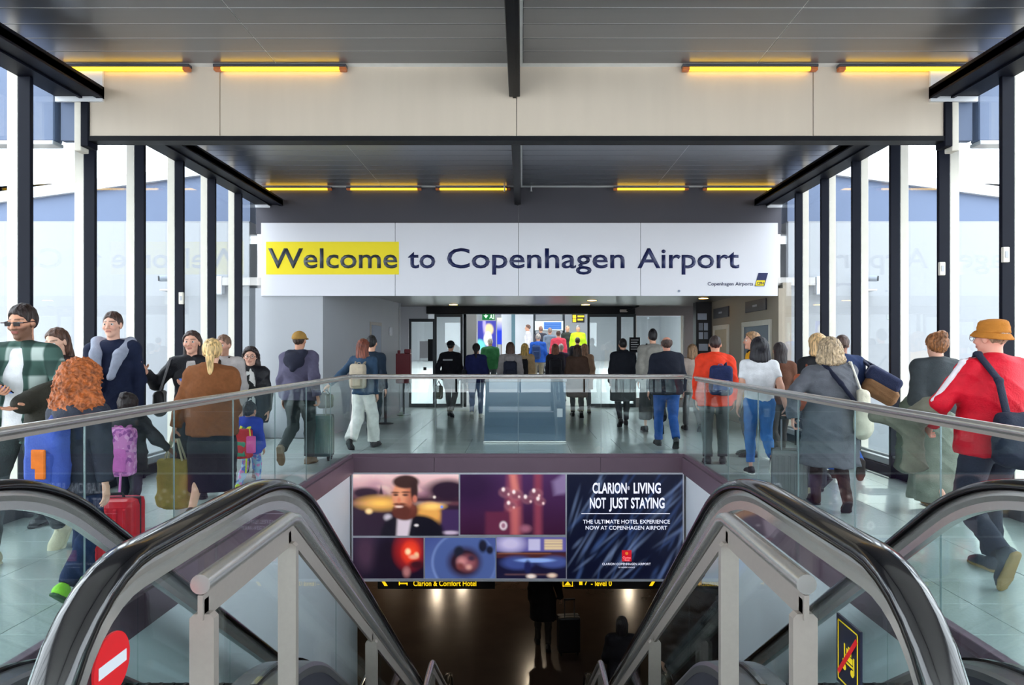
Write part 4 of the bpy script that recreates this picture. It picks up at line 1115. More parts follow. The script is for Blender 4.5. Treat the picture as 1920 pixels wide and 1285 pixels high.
FEET = {
    'stand': ((-.10, 0, 0, 0), (.10, .03, 0, 0)),
    'walkL': ((-.09, .20, 0, -6), (.09, -.27, .07, 38)),
    'walkR': ((-.09, -.27, .07, 38), (.09, .20, 0, -6)),
    'kickL': ((-.08, -.33, .17, 72), (.08, .12, 0, 0)),
    'kickR': ((-.08, .12, 0, 0), (.08, -.33, .17, 72)),
}
SKIN = (222, 168, 140)
class Person:
    """one figure: an Empty at its feet that parents body, clothes, shoes and hair"""
    def __init__(s, label, px, Y, H=1.72, yaw=0, z0=0.0, bw=1.0, fat=0.0, feet='stand', hands=None, palms=None, curl=(.5, .5), poles=None, head=(0, 0), lean=0, skin=SKIN,
                 face=False, h=None, group=None, brow=(60, 42, 34), beard=None, X=None):
        s.X = PX(px, Y) if X is None else X
        s.Y, s.H, s.yaw = Y, H, math.radians(yaw); s.s = H / 1.75; s.bw = bw; s.fat = fat; s.skin = skin; s.face = face; s.brow = brow; s.beard = beard
        s.h = h or (.0115 if Y < 7.5 else .013 if Y < 10.5 else .017 if Y < 14 else .022)
        s.root = thing('person', label, 'person', (s.X, Y, z0), s.yaw, group)
        s.z0 = z0
        k = s.s
        fs = FEET[feet] if isinstance(feet, str) else feet
        hipx = .088 * bw
        Lt, Ls = .435, .43
        drop = 0.0
        for sd, f in ((-1, fs[0]), (1, fs[1])):
            if f[2] < .03:
                dx, dy = f[0] - sd * hipx, f[1]
                need = .93 - (.085 + math.sqrt(max((Lt + Ls) ** 2 * .985 - dx * dx - dy * dy, .1)))
                drop = max(drop, need)
        s.lean = math.radians(lean)
        RL = rotm('x', -s.lean)
        pel = V(0, 0, .95 - drop)
        def up(x, y, z): return (pel + RL @ V(x, y, z - .95)) * k
        s.up = up
        s.pel = pel * k
        s.hip = [V(-hipx, 0, .93 - drop) * k, V(hipx, 0, .93 - drop) * k]
        s.feet = []; s.knee = []; s.ank = []
        for i in range(2):
            f = fs[i]; pt = math.radians(f[3])
            an = V(f[0], f[1], f[2] + .085) * k
            kn, an2 = ik(s.hip[i], an, Lt * k, Ls * k, V(f[0] * .4, 1, .1))
            s.knee.append(kn); s.ank.append(an2); s.feet.append((an2, pt, f))
        sw = .168 * bw
        s.sho = [up(-sw, 0, 1.415), up(sw, 0, 1.415)]
        s.elb = []; s.wri = []
        hands = hands or (None, None); poles = poles or (None, None); palms = palms or (None, None)
        s.palm = []
        for i in range(2):
            sd = -1 if i == 0 else 1
            t = hands[i] if hands[i] is not None else (sd * (sw + .045 + fat * .7), .05, .89)
            tgt = V(t) * k
            pl = V(poles[i]) if poles[i] is not None else V(sd * .22, -1, -.1)
            e, w = ik(s.sho[i], tgt, .285 * k, .255 * k, pl)
            s.elb.append(e); s.wri.append(w)
            s.palm.append(V(palms[i]) if palms[i] is not None else V(-sd, 0, 0))
        s.curl = curl
        s.hc = up(0, .018, 1.637); s.hM = rotm('z', math.radians(head[0])) @ rotm('x', -s.lean * .4 + math.radians(head[1]))
        s.hs = k ** .35        # heads shrink less than bodies on small people
        s.neck0 = up(0, -.012, 1.45)
    def hp(s, x, y, z): return s.hc + s.hM @ (V(x, y, z) * s.hs)
    # ------------------------------------------------------------ body
    def torso(s, e=0.0, k=.045, f=None):
        q, b, u = s.s, s.bw, s.up; f = s.fat if f is None else f
        R = lambda a, c: ((a * b + f + e) * q if True else 0, (c + f * 1.1 + e) * q)
        yb = f * .5
        return [ecap(u(0, yb * .3, .92), u(0, yb, 1.06), R(.150, .105), R(.132, .095), k=k), ecap(u(0, yb, 1.06), u(0, yb * .6, 1.26), R(.132, .095), R(.155, .110), k=k),
                ecap(u(0, yb * .6, 1.26), u(0, -.01, 1.38), R(.155, .110), R(.125, .080), k=k), ecap(s.sho[0] + V(0.02, 0, 0) * q, s.sho[1] - V(.02, 0, 0) * q, (.058 + e) * q, (.058 + e) * q, k=k),
                ecap(s.neck0 + V(0, 0, .0), s.sho[0] + V(.03, 0, .0), (.048 + e) * q, (.05 + e) * q, k=k), ecap(s.neck0, s.sho[1] - V(.03, 0, 0), (.048 + e) * q, (.05 + e) * q, k=k)]
    def arm(s, i, e=0.0, full=1.0, flat=True, k=.025, wide=0.0):
        q = s.s; S, E, W = s.sho[i], s.elb[i], s.wri[i]
        r = [(.052 + e) * q, (.043 + e) * q, (.040 + e + wide) * q, (.029 + e + wide) * q]
        if full <= .5:
            t = full * 2; return [ecap(S, S + (E - S) * t, r[0], r[0] * .98, k=k, flat1=flat)]
        t = (full - .5) * 2
        return [ecap(S, E, r[0], r[1], k=k), ecap(E, E + (W - E) * t, r[2], r[2] + (r[3] - r[2]) * t, k=k, flat1=flat)]
    def hand(s, i):
        q = s.s; W = s.wri[i]; f = nrm(W - s.elb[i]); n = s.palm[i] - f * np.dot(s.palm[i], f); n = nrm(n)
        sd = -1 if i == 0 else 1
        t = np.cross(f, n) * sd           # thumb side
        P = [ecap(W - f * .01, W + f * .085 * q, (.030 * q, .017 * q), (.041 * q, .013 * q), u=t, k=.012)]
        c = s.curl[i]
        for off, ln in ((.029, .95), (.010, 1.06), (-.010, 1.0), (-.028, .8)):
            b = W + f * .088 * q + t * off * q; d = f.copy(); ang = 0
            for (L, da, r) in ((.042, .55, .0088), (.028, .8, .0080), (.022, .6, .0072)):
                ang += da * c; d = f * math.cos(ang) + n * math.sin(ang) + t * off * .6
                e = b + nrm(d) * L * ln * q; P.append(ecap(b, e, r * q, r * q * .95, k=.004)); b = e
        b = W + f * .03 * q + t * .026 * q; d = nrm(f * .62 + t * .62 + n * (.25 + .35 * c))
        e = b + d * .042 * q; P.append(ecap(b, e, .0125 * q, .0105 * q, k=.01)); d2 = nrm(f * .8 + t * .25 + n * (.3 + .5 * c)); P.append(ecap(e, e + d2 * .032 * q, .0105 * q, .009 * q, k=.005))
        s.handbox = getattr(s, 'handbox', []) + [(W - .12 * q, W + .12 * q, None)]
        m = W + f * .08 * q
        s.hb = getattr(s, 'hb', {}); s.hb[i] = (m - .085 * q, m + .085 * q)
        s.grip = getattr(s, 'grip', {}); s.grip[i] = W + f * .095 * q + n * .03 * q
        return P
    def head_prims(s):
        a = s.hs; p = s.hp; M = s.hM
        R = lambda *r: tuple(x * a for x in r)
        P = [ell(p(0, -.014, .030), R(.075, .095, .086), M, .02), ecap(p(0, .028, -.008), p(0, .046, -.074), R(.058, .060), R(.036, .036), u=M[:, 0], k=.025),
             ell(p(0, .018, -.052), R(.055, .060, .046), M, .02), ell(p(0, .074, -.094), R(.020, .017, .017), M, .015),
             ell(p(.077, -.004, -.002), R(.010, .022, .032), M, .006), ell(p(-.077, -.004, -.002), R(.010, .022, .032), M, .006)]
        if s.face:
            P += [ell(p(0, .082, .030), R(.047, .014, .010), M, .012), ecap(p(0, .092, .014), p(0, .109, -.022), .008 * a, .0125 * a, k=.010), ell(p(.013, .098, -.026), R(.009, .010, .008), M, .006), ell(p(-.013, .098, -.026), R(.009, .010, .008), M, .006),
                  ell(p(.037, .064, -.022), R(.024, .024, .022), M, .02), ell(p(-.037, .064, -.022), R(.024, .024, .022), M, .02),
                  ell(p(.031, .103, .011), R(.019, .014, .011), M, .010, '-'), ell(p(-.031, .103, .011), R(.019, .014, .011), M, .010, '-'),
                  ecap(p(-.019, .087, -.049), p(.019, .087, -.049), .0065 * a, .0065 * a, k=.006), ecap(p(-.016, .086, -.060), p(.016, .086, -.060), .0075 * a, .0075 * a, k=.006)]
        else:
            P += [ecap(p(0, .090, .014), p(0, .107, -.022), .008 * a, .0135 * a, k=.012)]
        P += [ecap(s.neck0 - V(0, 0, .02), p(0, -.018, -.04), .056 * s.s, .052 * a, k=.025)]
        return P
    def skincol(s, v):
        q = ((v - s.hc) @ s.hM) / s.hs
        base = np.array(lin(s.skin)[:3]); c = np.tile(base, (len(v), 1))
        inh = (q[:, 2] > -.13) & (np.abs(q[:, 0]) < .11) & (np.abs(q[:, 1]) < .14)
        def mx(w, col): c[:] = c * (1 - w[:, None]) + np.array(lin(col)[:3]) * w[:, None]
        if s.face:
            sm = lambda x, a: np.clip(.5 - x / a, 0, 1)
            cheek = np.exp(-(((np.abs(q[:, 0]) - .04) / .02) ** 2 + ((q[:, 2] + .02) / .022) ** 2)) * inh * (q[:, 1] > .03)
            mx(cheek * .35, (206, 120, 100))
            if s.beard:
                bd = sm(q[:, 2] + .030 - np.abs(q[:, 0]) * .25, .02) * (q[:, 1] > -.01) * inh * (q[:, 2] > -.125)
                must = np.exp(-((q[:, 2] + .038) / .007) ** 2) * (np.abs(q[:, 0]) < .032) * (q[:, 1] > .06)
                mx(np.clip(bd + must, 0, 1) * s.beard[3], s.beard[:3])
            lips = np.exp(-((q[:, 2] + .054) / .0085) ** 4) * (np.abs(q[:, 0]) < .024) * (q[:, 1] > .07) * inh
            mx(lips * .7, (176, 88, 84))
            line = np.exp(-((q[:, 2] + .0545) / .0025) ** 2) * (np.abs(q[:, 0]) < .024) * (q[:, 1] > .07) * inh
            mx(line * .6, (90, 40, 40))
            zb = .037 + .002 * np.clip(np.abs(q[:, 0]) / .05, 0, 1) - .30 * np.clip(np.abs(q[:, 0]) - .042, 0, 1)
            br = np.exp(-((q[:, 2] - zb) / .0055) ** 4) * (np.abs(q[:, 0]) > .010) * (np.abs(q[:, 0]) < .055) * (q[:, 1] > .05) * inh
            mx(br * .7, s.brow)
        return c
    def body(s, bare_arms=False, bare_legs=False, hands=(True, True), hidden_arms=False):
        P = s.torso(-.012) + s.head_prims()
        fine = []
        hf = .0062 if s.face and s.Y < 8 else .008 if s.Y < 8 else None
        if hf: fine.append((s.hc - V(.10, .125, .125) * s.hs, s.hc + V(.10, .125, .125) * s.hs, hf))
        for i in range(2):
            P += s.arm(i, .0 if bare_arms else -.010, 1.0, False)
            if hands[i]:
                P += s.hand(i)
                if s.Y < 11: fine.append((s.hb[i][0], s.hb[i][1], .0055 if s.Y < 8 else .008))
        q = s.s
        for i in range(2):
            e = 0 if bare_legs else -.012
            K, A = s.knee[i], s.ank[i]
            P += [ecap(s.hip[i], K, (.080 + e) * q, (.052 + e) * q, k=.03), ecap(K, A, (.05 + e) * q, (.034 + e) * q, k=.02)]
            if bare_legs: P.append(ell(K + (A - K) * .3 + V(0, -.015, 0), (.048 * q, .05 * q, .10 * q), None, .03))
        o = shape('body', P, m_skin, s.root, s.h, fine, None, s.skincol)
        if s.face:
            for sd in (-1, 1):
                bm = bmesh.new(); bmesh.ops.create_uvsphere(bm, u_segments=16, v_segments=10, radius=.0125 * s.hs)
                me = bpy.data.meshes.new('eye'); bm.to_mesh(me); bm.free()
                co = np.zeros(len(me.vertices) * 3, np.float32); me.vertices.foreach_get('co', co); co = co.reshape(-1, 3)
                d = co / np.linalg.norm(co, axis=1)[:, None]
                cc = np.where((d[:, 1] > .80)[:, None], np.array(lin((52, 38, 30))[:3]), np.array(lin((226, 222, 218))[:3]))
                at = me.color_attributes.new('Col', 'FLOAT_COLOR', 'POINT'); at.data.foreach_set('color', np.concatenate([cc, np.ones((len(cc), 1))], 1).astype(np.float32).ravel())
                me.polygons.foreach_set('use_smooth', [True] * len(me.polygons)); me.materials.append(m_eye)
                e = bpy.data.objects.new('eye', me); link(e, s.root); e.location = s.hp(sd * .031, .0780, .0112); e.rotation_euler = Matrix(s.hM.tolist()).to_euler()
        return o
    # ------------------------------------------------------------ clothes
    def top(s, m, name='jacket', e=.018, hem=.88, sleeve=1.0, hood=None, collar=0.0, flare=0.0, open_=0.0, amp=.005, k=.05, wide=.004, puff=0.0, neckcut=None, arms=(True, True), seed=None):
        q, u = s.s, s.up
        P = s.torso(e, k)
        for i in range(2):
            if arms[i]: P += s.arm(i, e * .9, sleeve, True, .035, wide)
        b = s.bw; f = s.fat
        zl = hem
        if hem < .93 or flare:
            P.append(ecap(u(0, f * .4, 1.0), u(0, f * .2, hem - .05), ((.152 * b + f + e) * q, (.112 + f + e) * q), ((.158 * b + f + e + flare) * q, (.120 + f + e + flare) * q), k=.06, flat1=True))
        if hem < .75:
            for i in range(2):       # a long coat follows the thighs
                K = s.knee[i]; P.append(ecap(s.hip[i], K, (.092 + e + f * .5) * q, (.082 + e + flare * .5) * q, k=.10))
                if hem < .42: P.append(ecap(K, K + (s.ank[i] - K) * .6, (.082 + e + flare * .5) * q, (.085 + e + flare * .5) * q, k=.10))
        if collar:
            P.append(ecap(s.neck0 - V(0, 0, .01), s.neck0 + V(0, .008, collar), (.072 + e * .5) * q, (.066 + e * .5) * q, k=.02, flat1=True))
        if hood == 'down':
            P += [ell(u(0, -.115 - f * .5, 1.40), (.115 * q, .052 * q, .095 * q), None, .035), ecap(u(-.085, -.055, 1.475), u(.085, -.055, 1.475), .038 * q, .038 * q, k=.04), ecap(u(-.085, -.05, 1.475), u(-.06, .06, 1.44), .03 * q, .022 * q, k=.03), ecap(u(.085, -.05, 1.475), u(.06, .06, 1.44), .03 * q, .022 * q, k=.03)]
        if open_:
            P.append(ecap(u(0, .16 + f, 1.50), u(0, .17 + f, hem - .2), (open_ * .75 * q, .11 * q), (open_ * q, .11 * q), k=.012, op='-'))
        if neckcut: P.append(ell(u(0, .08, 1.49), (.065 * q, .07 * q, neckcut * q), None, .012, '-'))
        P.append(half((0, 0, -1), u(0, 0, hem)))
        sd = int(s.Y * 97 + s.X * 31) % 999 if seed is None else seed
        g = folds(amp, sd, 16.0)
        if puff:
            g0 = g; g = lambda X, Y, Z: g0(X, Y, Z) - puff * np.abs(np.sin(Z * 30 / q)) + puff * .5
        return shape(name, P, m, s.root, s.h, (), g)
    def trousers(s, m, name='trousers', e=.014, hem=.10, wide=0.0, amp=.005, top=1.02, skinny=False):
        q, u = s.s, s.up; b, f = s.bw, s.fat
        P = [ecap(s.pel + V(0, 0, -.02) * q, u(0, f * .3, top), ((.146 * b + f + e) * q, (.104 + f + e) * q), ((.134 * b + f + e) * q, (.096 + f + e) * q), k=.04, flat1=True)]
        for i in range(2):
            K, A = s.knee[i], s.ank[i]; t = 1 - max(0, (hem - .085)) / .43
            P += [ecap(s.hip[i], K, (.084 + e + f * .5) * q, (.054 + e + wide * .6) * q, k=.03), ecap(K, K + (A - K) * min(t, 1.06), (.053 + e + wide * .6) * q, (.040 + e + wide) * q, k=.025, flat1=True),
                  ell(K + (A - K) * .28 - V(0, .012, 0), ((.046 + e) * q, (.050 + e) * q, .11 * q), None, .03)]
        return shape(name, P, m, s.root, s.h, (), folds(amp, int(s.Y * 53) % 999, 22.0))
    def skirt(s, m, hem=.5, e=.02, flare=.02, name='skirt', amp=.004):
        q, u = s.s, s.up; b, f = s.bw, s.fat
        P = [ecap(s.pel, u(0, f * .3, 1.02), ((.15 * b + f + e - .012) * q, (.11 + f + e - .012) * q), ((.125 * b + f + e - .03) * q, (.09 + f + e - .03) * q), k=.03, flat1=True),
             ecap(s.pel, V(0, .0, hem - .04) * q, ((.155 * b + f + e) * q, (.125 + f + e) * q), ((.155 * b + f + e + flare) * q, (.13 + f + e + flare) * q), k=.05, flat1=True)]
        for i in range(2): P.append(ecap(s.hip[i] * .55 + s.knee[i] * .45, s.knee[i], (.082 + e + f * .4) * q, (.07 + e) * q, k=.08))
        P.append(half((0, 0, -1), V(0, 0, hem) * q))
        return shape(name, P, m, s.root, s.h, (), folds(amp, 5, 9.0))
    def shoes(s, m, sole=None, boot=0.0, big=1.0, upper=None):
        q = s.s; ms = sole or m
        for i in range(2):
            A, pt, f = s.feet[i]; sd = -1 if i == 0 else 1
            M = rotm('z', -sd * .12) @ rotm('x', -pt)
            g = lambda x, y, z: A + M @ (V(x, y, z - .085) * q * big)
            h = min(s.h, .011)
            lowp = half(-M[:, 2], g(0, 0, .004)); P = [ecap(g(0, -.038, .046), g(0, .125, .036), (.038 * q * big, .045 * q * big), (.047 * q * big, .034 * q * big), u=M[:, 0], k=.02), ecap(g(0, .11, .034), g(sd * -.006, .165, .030), (.045 * q * big, .032 * q * big), (.036 * q * big, .026 * q * big), u=M[:, 0], k=.02),
                 ecap(g(0, -.02, .05), g(0, .0, .098), .040 * q * big, .042 * q * big, k=.025, flat1=True)]
            if boot: P.append(ecap(A - V(0, .004, .0), A + (s.knee[i] - A) * boot, .050 * q, .060 * q, k=.02, flat1=True))
            P.append(lowp)
            sh = shape('boot' if boot else 'shoe', P, m, s.root, h)
            if sh is None: continue
            S = [ecap(g(0, -.046, .014), g(0, .12, .014), (.041 * q * big, .03 * q * big), (.051 * q * big, .03 * q * big), u=M[:, 0], k=.02), ecap(g(0, .12, .014), g(0, .172, .014), (.050 * q * big, .03 * q * big), (.038 * q * big, .03 * q * big), u=M[:, 0], k=.02), lowp, half(M[:, 2], g(0, 0, .026))]
            S[-2] = half(-M[:, 2], g(0, 0, .0)); so = shape('sole', S, ms, None, h * .9)
            if so: so.parent = sh
    # ------------------------------------------------------------ hair and hats (head-local metres)
    def hair(s, rgb, style='short', length=.0, vol=.0, m=None, amp=.0, fringe=False, back=0.0):
        a = s.hs; p = s.hp; M = s.hM; m = m or hairmat(rgb)
        R = lambda *r: tuple(x * a for x in r)
        D = lambda x, y, z: M @ V(x, y, z)
        h = .0075 if s.Y < 8 else .011 if s.Y < 12 else .016
        e = .009 + vol; P = []
        disp = curls(amp) if amp else strands(.0035)
        sh = [ell(p(0, -.018, .036 if style == 'short' else .032), R(.075 + (min(e, .005) if style == 'short' else e), .096 + (e * .7 if style == 'short' else e), .088 + e), M, .015)]
        if style in ('short', 'receding', 'fringe'):
            # hairline: behind a slanted plane, and above the ears and nape
            y0 = .062 if style == 'short' else .02
            P = sh + [half(D(0, .86, -.5), p(0, y0, .062)), half(D(0, .55, -.83), p(0, -.03, -.025 - back))]
            if style == 'fringe': P = sh + [half(D(0, .3, .95), p(0, -.03, .055)), half(D(0, .8, -.6), p(0, -.005, .0))]
        elif style in ('long', 'bob', 'pony', 'bun', 'curly'):
            P = sh + [half(D(0, .80, -.60), p(0, .056, .068))]
            cut = [half(D(0, .60, -.80), p(0, -.02, -.03))] if style in ('pony', 'bun') else []
            P += cut
            if style in ('long', 'bob', 'curly'):
                L = length or (.16 if style == 'bob' else .30)
                w = .062 + vol
                P += [ecap(p(-.054 - vol * .4, -.042, .0), p(-.062 - vol, -.050, -L * .75), R(.03 + vol * .7, .042 + vol * .5), R(.028 + vol, .036 + vol * .6), u=M[:, 0], k=.03),
                      ecap(p(.054 + vol * .4, -.042, .0), p(.062 + vol, -.050, -L * .75), R(.03 + vol * .7, .042 + vol * .5), R(.028 + vol, .036 + vol * .6), u=M[:, 0], k=.03),
                      ecap(p(0, -.065, .02), p(0, -.085 - vol * .5, -L), R(.074 + vol, .044 + vol * .4), R(w, .026 + vol * .4), u=M[:, 0], k=.03)]
            if style == 'pony':
                L = length or .25
                P += [ell(p(0, -.118, .045), R(.028, .028, .026), M, .015), ecap(p(0, -.125, .045), p(0, -.145, -.05), R(.028, .026), R(.036, .026), u=M[:, 0], k=.02), ecap(p(0, -.145, -.05), p(0, -.135, -L), R(.036, .026), R(.018, .012), u=M[:, 0], k=.02)]
            if style == 'bun':
                P += [ell(p(0, -.085, .105), R(.042 + vol, .042 + vol, .036 + vol), M, .012)]
        return shape('hair', P, m, s.root, h, (), disp)
    def cap(s, m, kind='cap', name='cap'):
        a = s.hs; p = s.hp; M = s.hM
        R = lambda *r: tuple(x * a for x in r)
        D = lambda x, y, z: M @ V(x, y, z)
        h = .008 if s.Y < 8 else .011 if s.Y < 12 else .015
        dome = ell(p(0, -.016, .042), R(.094, .116, .100), M, .012)
        if kind == 'cap':
            P = [dome, half(D(0, .08, -1), p(0, 0, .035)), ell(p(0, -.014, .131), R(.008, .008, .006), M, .004)]
            o = shape(name, P, m, s.root, h)
            v = shape('visor', [ell(p(0, .115, .040), R(.068, .075, .012), M @ rotm('x', -.18), .01), half(D(0, -1, 0), p(0, .075, 0))], m, None, h * .8)
            if v: v.parent = o
        elif kind == 'bucket':
            P = [ecap(p(0, -.012, .045), p(0, -.012, .105), R(.092, .112), R(.078, .096), u=M[:, 0], k=.02, cap=.03 * a), half(D(0, 0, -1), p(0, 0, .035))]
            o = shape(name, P, m, s.root, h, (), folds(.004, 3, 60))
            b = shape('brim', [ecap(p(0, -.01, .04), p(0, -.006, .008), R(.094, .114), R(.118, .138), u=M[:, 0], k=.01, cap=.012 * a), ecap(p(0, -.01, .02), p(0, -.006, -.02), R(.088, .108), R(.112, .132), u=M[:, 0], k=.005, op='-', cap=.01 * a)], m, None, h * .8)
            if b: b.parent = o
        elif kind == 'beanie':
            P = [ell(p(0, -.018, .045), R(.092, .112, .100), M, .012), half(D(0, .15, -1), p(0, 0, .0))]
            o = shape(name, P, m, s.root, h, (), folds(.002, 2, 90))
        return o
    # world helper
    def w(s, q):
        q = V(q); c, n = math.cos(s.yaw), math.sin(s.yaw)
        return V(s.X + c * q[0] - n * q[1], s.Y + n * q[0] + c * q[1], s.z0 + q[2])
# ================================================================== bags and luggage
def at_person(s, name, label, cat, group=None):
    return thing(name, label, cat, s.root.location[:], s.yaw, group)
def backpack(s, label, rgb, pocket=None, w=.15, d=.075, hh=.22, zc=1.17, patch=None, off=0.0, rough=.7, strap=None, dx=0.0, group=None, hh2=.5):
    t = at_person(s, 'backpack', label, 'backpack', group); k = s.s
    y = -(.122 + s.fat * 1.3 + off + d)
    m = fabric(rgb, rough, bump=.3)
    h = .010 if s.Y < 9 else .013 if s.Y < 12 else .02
    u = s.up
    c = u(dx, y, zc)
    b = shape('pack_body', [rbox(c, (w * k, d * k, hh * k), .055 * k), ell(c + V(0, -.01, -hh * .35) * k, (w * 1.03 * k, d * 1.12 * k, hh * .62 * k), None, .03)], m, t, h, (), folds(.004, 8, 20))
    mp = fabric(pocket or tuple(int(x * .85) for x in rgb), rough)
    shape('front_pocket', [rbox(c + V(0, -d * .95, -hh * .32) * k, (w * .74 * k, .032 * k, hh * hh2 * k), .028 * k)], mp, t, h, (), folds(.003, 4, 26))
    if s.Y < 12: MB().tube([c + V(.032 * math.cos(q), d * .6, hh - .012 + .03 * math.sin(q)) * k for q in [math.pi * n_ / 8 for n_ in range(9)]], .006, 6).build('top_handle', mp, t)
    ms = fabric(strap or tuple(int(x * .7) for x in rgb), rough)
    for sd in (-1, 1):
        q = lambda x, yy, z: u(sd * x + dx * .4, yy, z)
        e = .075 + s.fat * 1.0
        shape('strap', [ecap(c + V(sd * .07, d * .7, hh * .8) * k, q(.095, -.02, 1.50), (.026, .010), (.026, .010), k=.02), ecap(q(.095, -.02, 1.50), q(.11, e + .045, 1.40), (.026, .012), (.026, .012), k=.02),
                        ecap(q(.11, e + .045, 1.40), q(.135 * s.bw, e + .06, 1.22), (.026, .011), (.024, .011), k=.02), ecap(q(.135 * s.bw, e + .06, 1.22), q(.165 * s.bw + s.fat, -.04, 1.02), (.02, .009), (.02, .009), k=.02)], ms, t, h * .9)
    return t, c
def tube_part(t, name, pts, r, m): return MB().tube(pts, r, 8).build(name, m, t)
def suitcase(label, rgb, x, y, rz=0.0, w=.38, d=.23, hh=.56, pull=None, tilt=0.0, rough=.35, z=0.0, ribs=True, stripe=None, soft=False):
    t = thing('suitcase', label, 'suitcase', (x, y, z), rz)
    t.rotation_euler = (tilt, 0, rz)
    m = mat('case_%d_%d_%d' % rgb, rgb, rough, var=.08, scale=20, bump=.12 if soft else .02, bscale=120, spec=.5)
    z0 = .055
    sh = MB().bbox(-w / 2, w / 2, -d / 2, d / 2, z0, z0 + hh, .05 if not soft else .035).build('shell', m, t)
    if ribs:
        for k in range(5):
            xx = -w * .34 + k * w * .17
            for sy in (-1, 1): MB().bbox(xx - .012, xx + .012, *sorted((sy * d / 2 - sy * .006, sy * (d / 2 + .007))), z0 + .06, z0 + hh - .06, .004).build('rib', m, sh)
    mk = mat('case_trim_black', (24, 24, 27), .5)
    MB().bbox(-w / 2 - .003, w / 2 + .003, -.012, .012, z0 + .02, z0 + hh + .003, .004).build('zip_band', mk, t)
    for sx in (-1, 1):
        for sy in (-1, 1):
            cx, cy = sx * (w / 2 - .05), sy * (d / 2 - .045)
            MB().tube([(cx - .012, cy, .028), (cx + .012, cy, .028)], .028, 14).build('wheel', mk, t)
            MB().bbox(cx - .022, cx + .022, cy - .02, cy + .02, .03, z0 + .012, .004).build('wheel_fork', mk, t)
    MB().bbox(-w * .18, w * .18, d / 2 - .002, d / 2 + .018, z0 + hh * .55, z0 + hh * .6, .006).build('side_handle', mk, t)
    if pull:
        hm = mat('telescopic_steel', (120, 122, 126), .35, .8)
        for sx in (-1, 1): tube_part(t, 'handle_tube', [(sx * w * .22, -d / 2 + .035, z0 + hh - .02), (sx * w * .22, -d / 2 + .035, pull)], .009, hm)
        MB().bbox(-w * .26, w * .26, -d / 2 + .012, -d / 2 + .058, pull - .012, pull + .018, .008).build('grip', mk, t)
    else:
        MB().tube([(-w * .2, 0, z0 + hh), (-w * .17, 0, z0 + hh + .025), (w * .17, 0, z0 + hh + .025), (w * .2, 0, z0 + hh)], .01, 8).build('top_handle', mk, t)
    if stripe: MB().bbox(-w / 2 - .004, w / 2 + .004, -d / 2 - .008, d / 2 + .008, z0 + hh * .6, z0 + hh * .66, .004).build('belt', fabric(stripe), t)
    return t
def bag(label, prims, rgb, loc=(0, 0, 0), rz=0, name='bag', cat='bag', h=.010, handles=(), hrgb=None, amp=.005, extra=None, rough=.75):
    t = thing(name, label, cat, loc, rz)
    shape('bag_body', prims, fabric(rgb, rough), t, h, (), folds(amp, 6, 18))
    for p in handles: shape('strap', p, fabric(hrgb or tuple(int(x * .7) for x in rgb), .7), t, h * .8)
    return t
def chain(pts, r, k=.012): return [ecap(a, b, r, r, k=k) for a, b in zip(pts[:-1], pts[1:])]
def phone(s, i, label, n=None, tilt=None):
    p = s.w(s.grip[i]); t = thing('smartphone', label, 'phone', p.tolist(), s.yaw)
    e = tilt or (math.radians(-50), 0, 0)
    a = MB().bbox(-.037, .037, -.005, .005, -.075, .075, .003).build('phone_body', mat('phone_black', (20, 22, 30), .25), t); a.rotation_euler = e
    b = MB().box(-.033, .033, .0052, .006, -.069, .069).build('screen', emis('phone_screen', (70, 110, 190), .6), t); b.rotation_euler = e

# patterned cloth
def plaid_mat():
    m = bpy.data.materials.new('green_plaid'); m.use_nodes = True; nt = m.node_tree; N = nt.nodes; L = nt.links; b = N['Principled BSDF']
    tc = N.new('ShaderNodeTexCoord'); sp = N.new('ShaderNodeSeparateXYZ'); L.new(tc.outputs['Object'], sp.inputs[0])
    def band(sock, f, ph):
        a = N.new('ShaderNodeMath'); a.operation = 'MULTIPLY_ADD'; a.inputs[1].default_value = f; a.inputs[2].default_value = ph; L.new(sock, a.inputs[0])
        s_ = N.new('ShaderNodeMath'); s_.operation = 'SINE'; L.new(a.outputs[0], s_.inputs[0])
        r = N.new('ShaderNodeMapRange'); r.inputs['From Min'].default_value = -.1; r.inputs['From Max'].default_value = .35; L.new(s_.outputs[0], r.inputs['Value']); return r.outputs[0]
    bx, bz = band(sp.outputs[0], 34, .6), band(sp.outputs[2], 30, .2)
    mul = N.new('ShaderNodeMath'); mul.operation = 'MULTIPLY'; L.new(bx, mul.inputs[0]); L.new(bz, mul.inputs[1])
    add = N.new('ShaderNodeMath'); add.operation = 'MAXIMUM'; L.new(bx, add.inputs[0]); L.new(bz, add.inputs[1])
    m1 = N.new('ShaderNodeMix'); m1.data_type = 'RGBA'; m1.inputs['A'].default_value = lin((30, 56, 50)); m1.inputs['B'].default_value = lin((64, 92, 84)); L.new(add.outputs[0], m1.inputs['Factor'])
    m2 = N.new('ShaderNodeMix'); m2.data_type = 'RGBA'; m2.inputs['B'].default_value = lin((178, 192, 186)); L.new(m1.outputs['Result'], m2.inputs['A']); L.new(mul.outputs[0], m2.inputs['Factor'])
    L.new(m2.outputs['Result'], b.inputs['Base Color']); b.inputs['Roughness'].default_value = .9
    return m
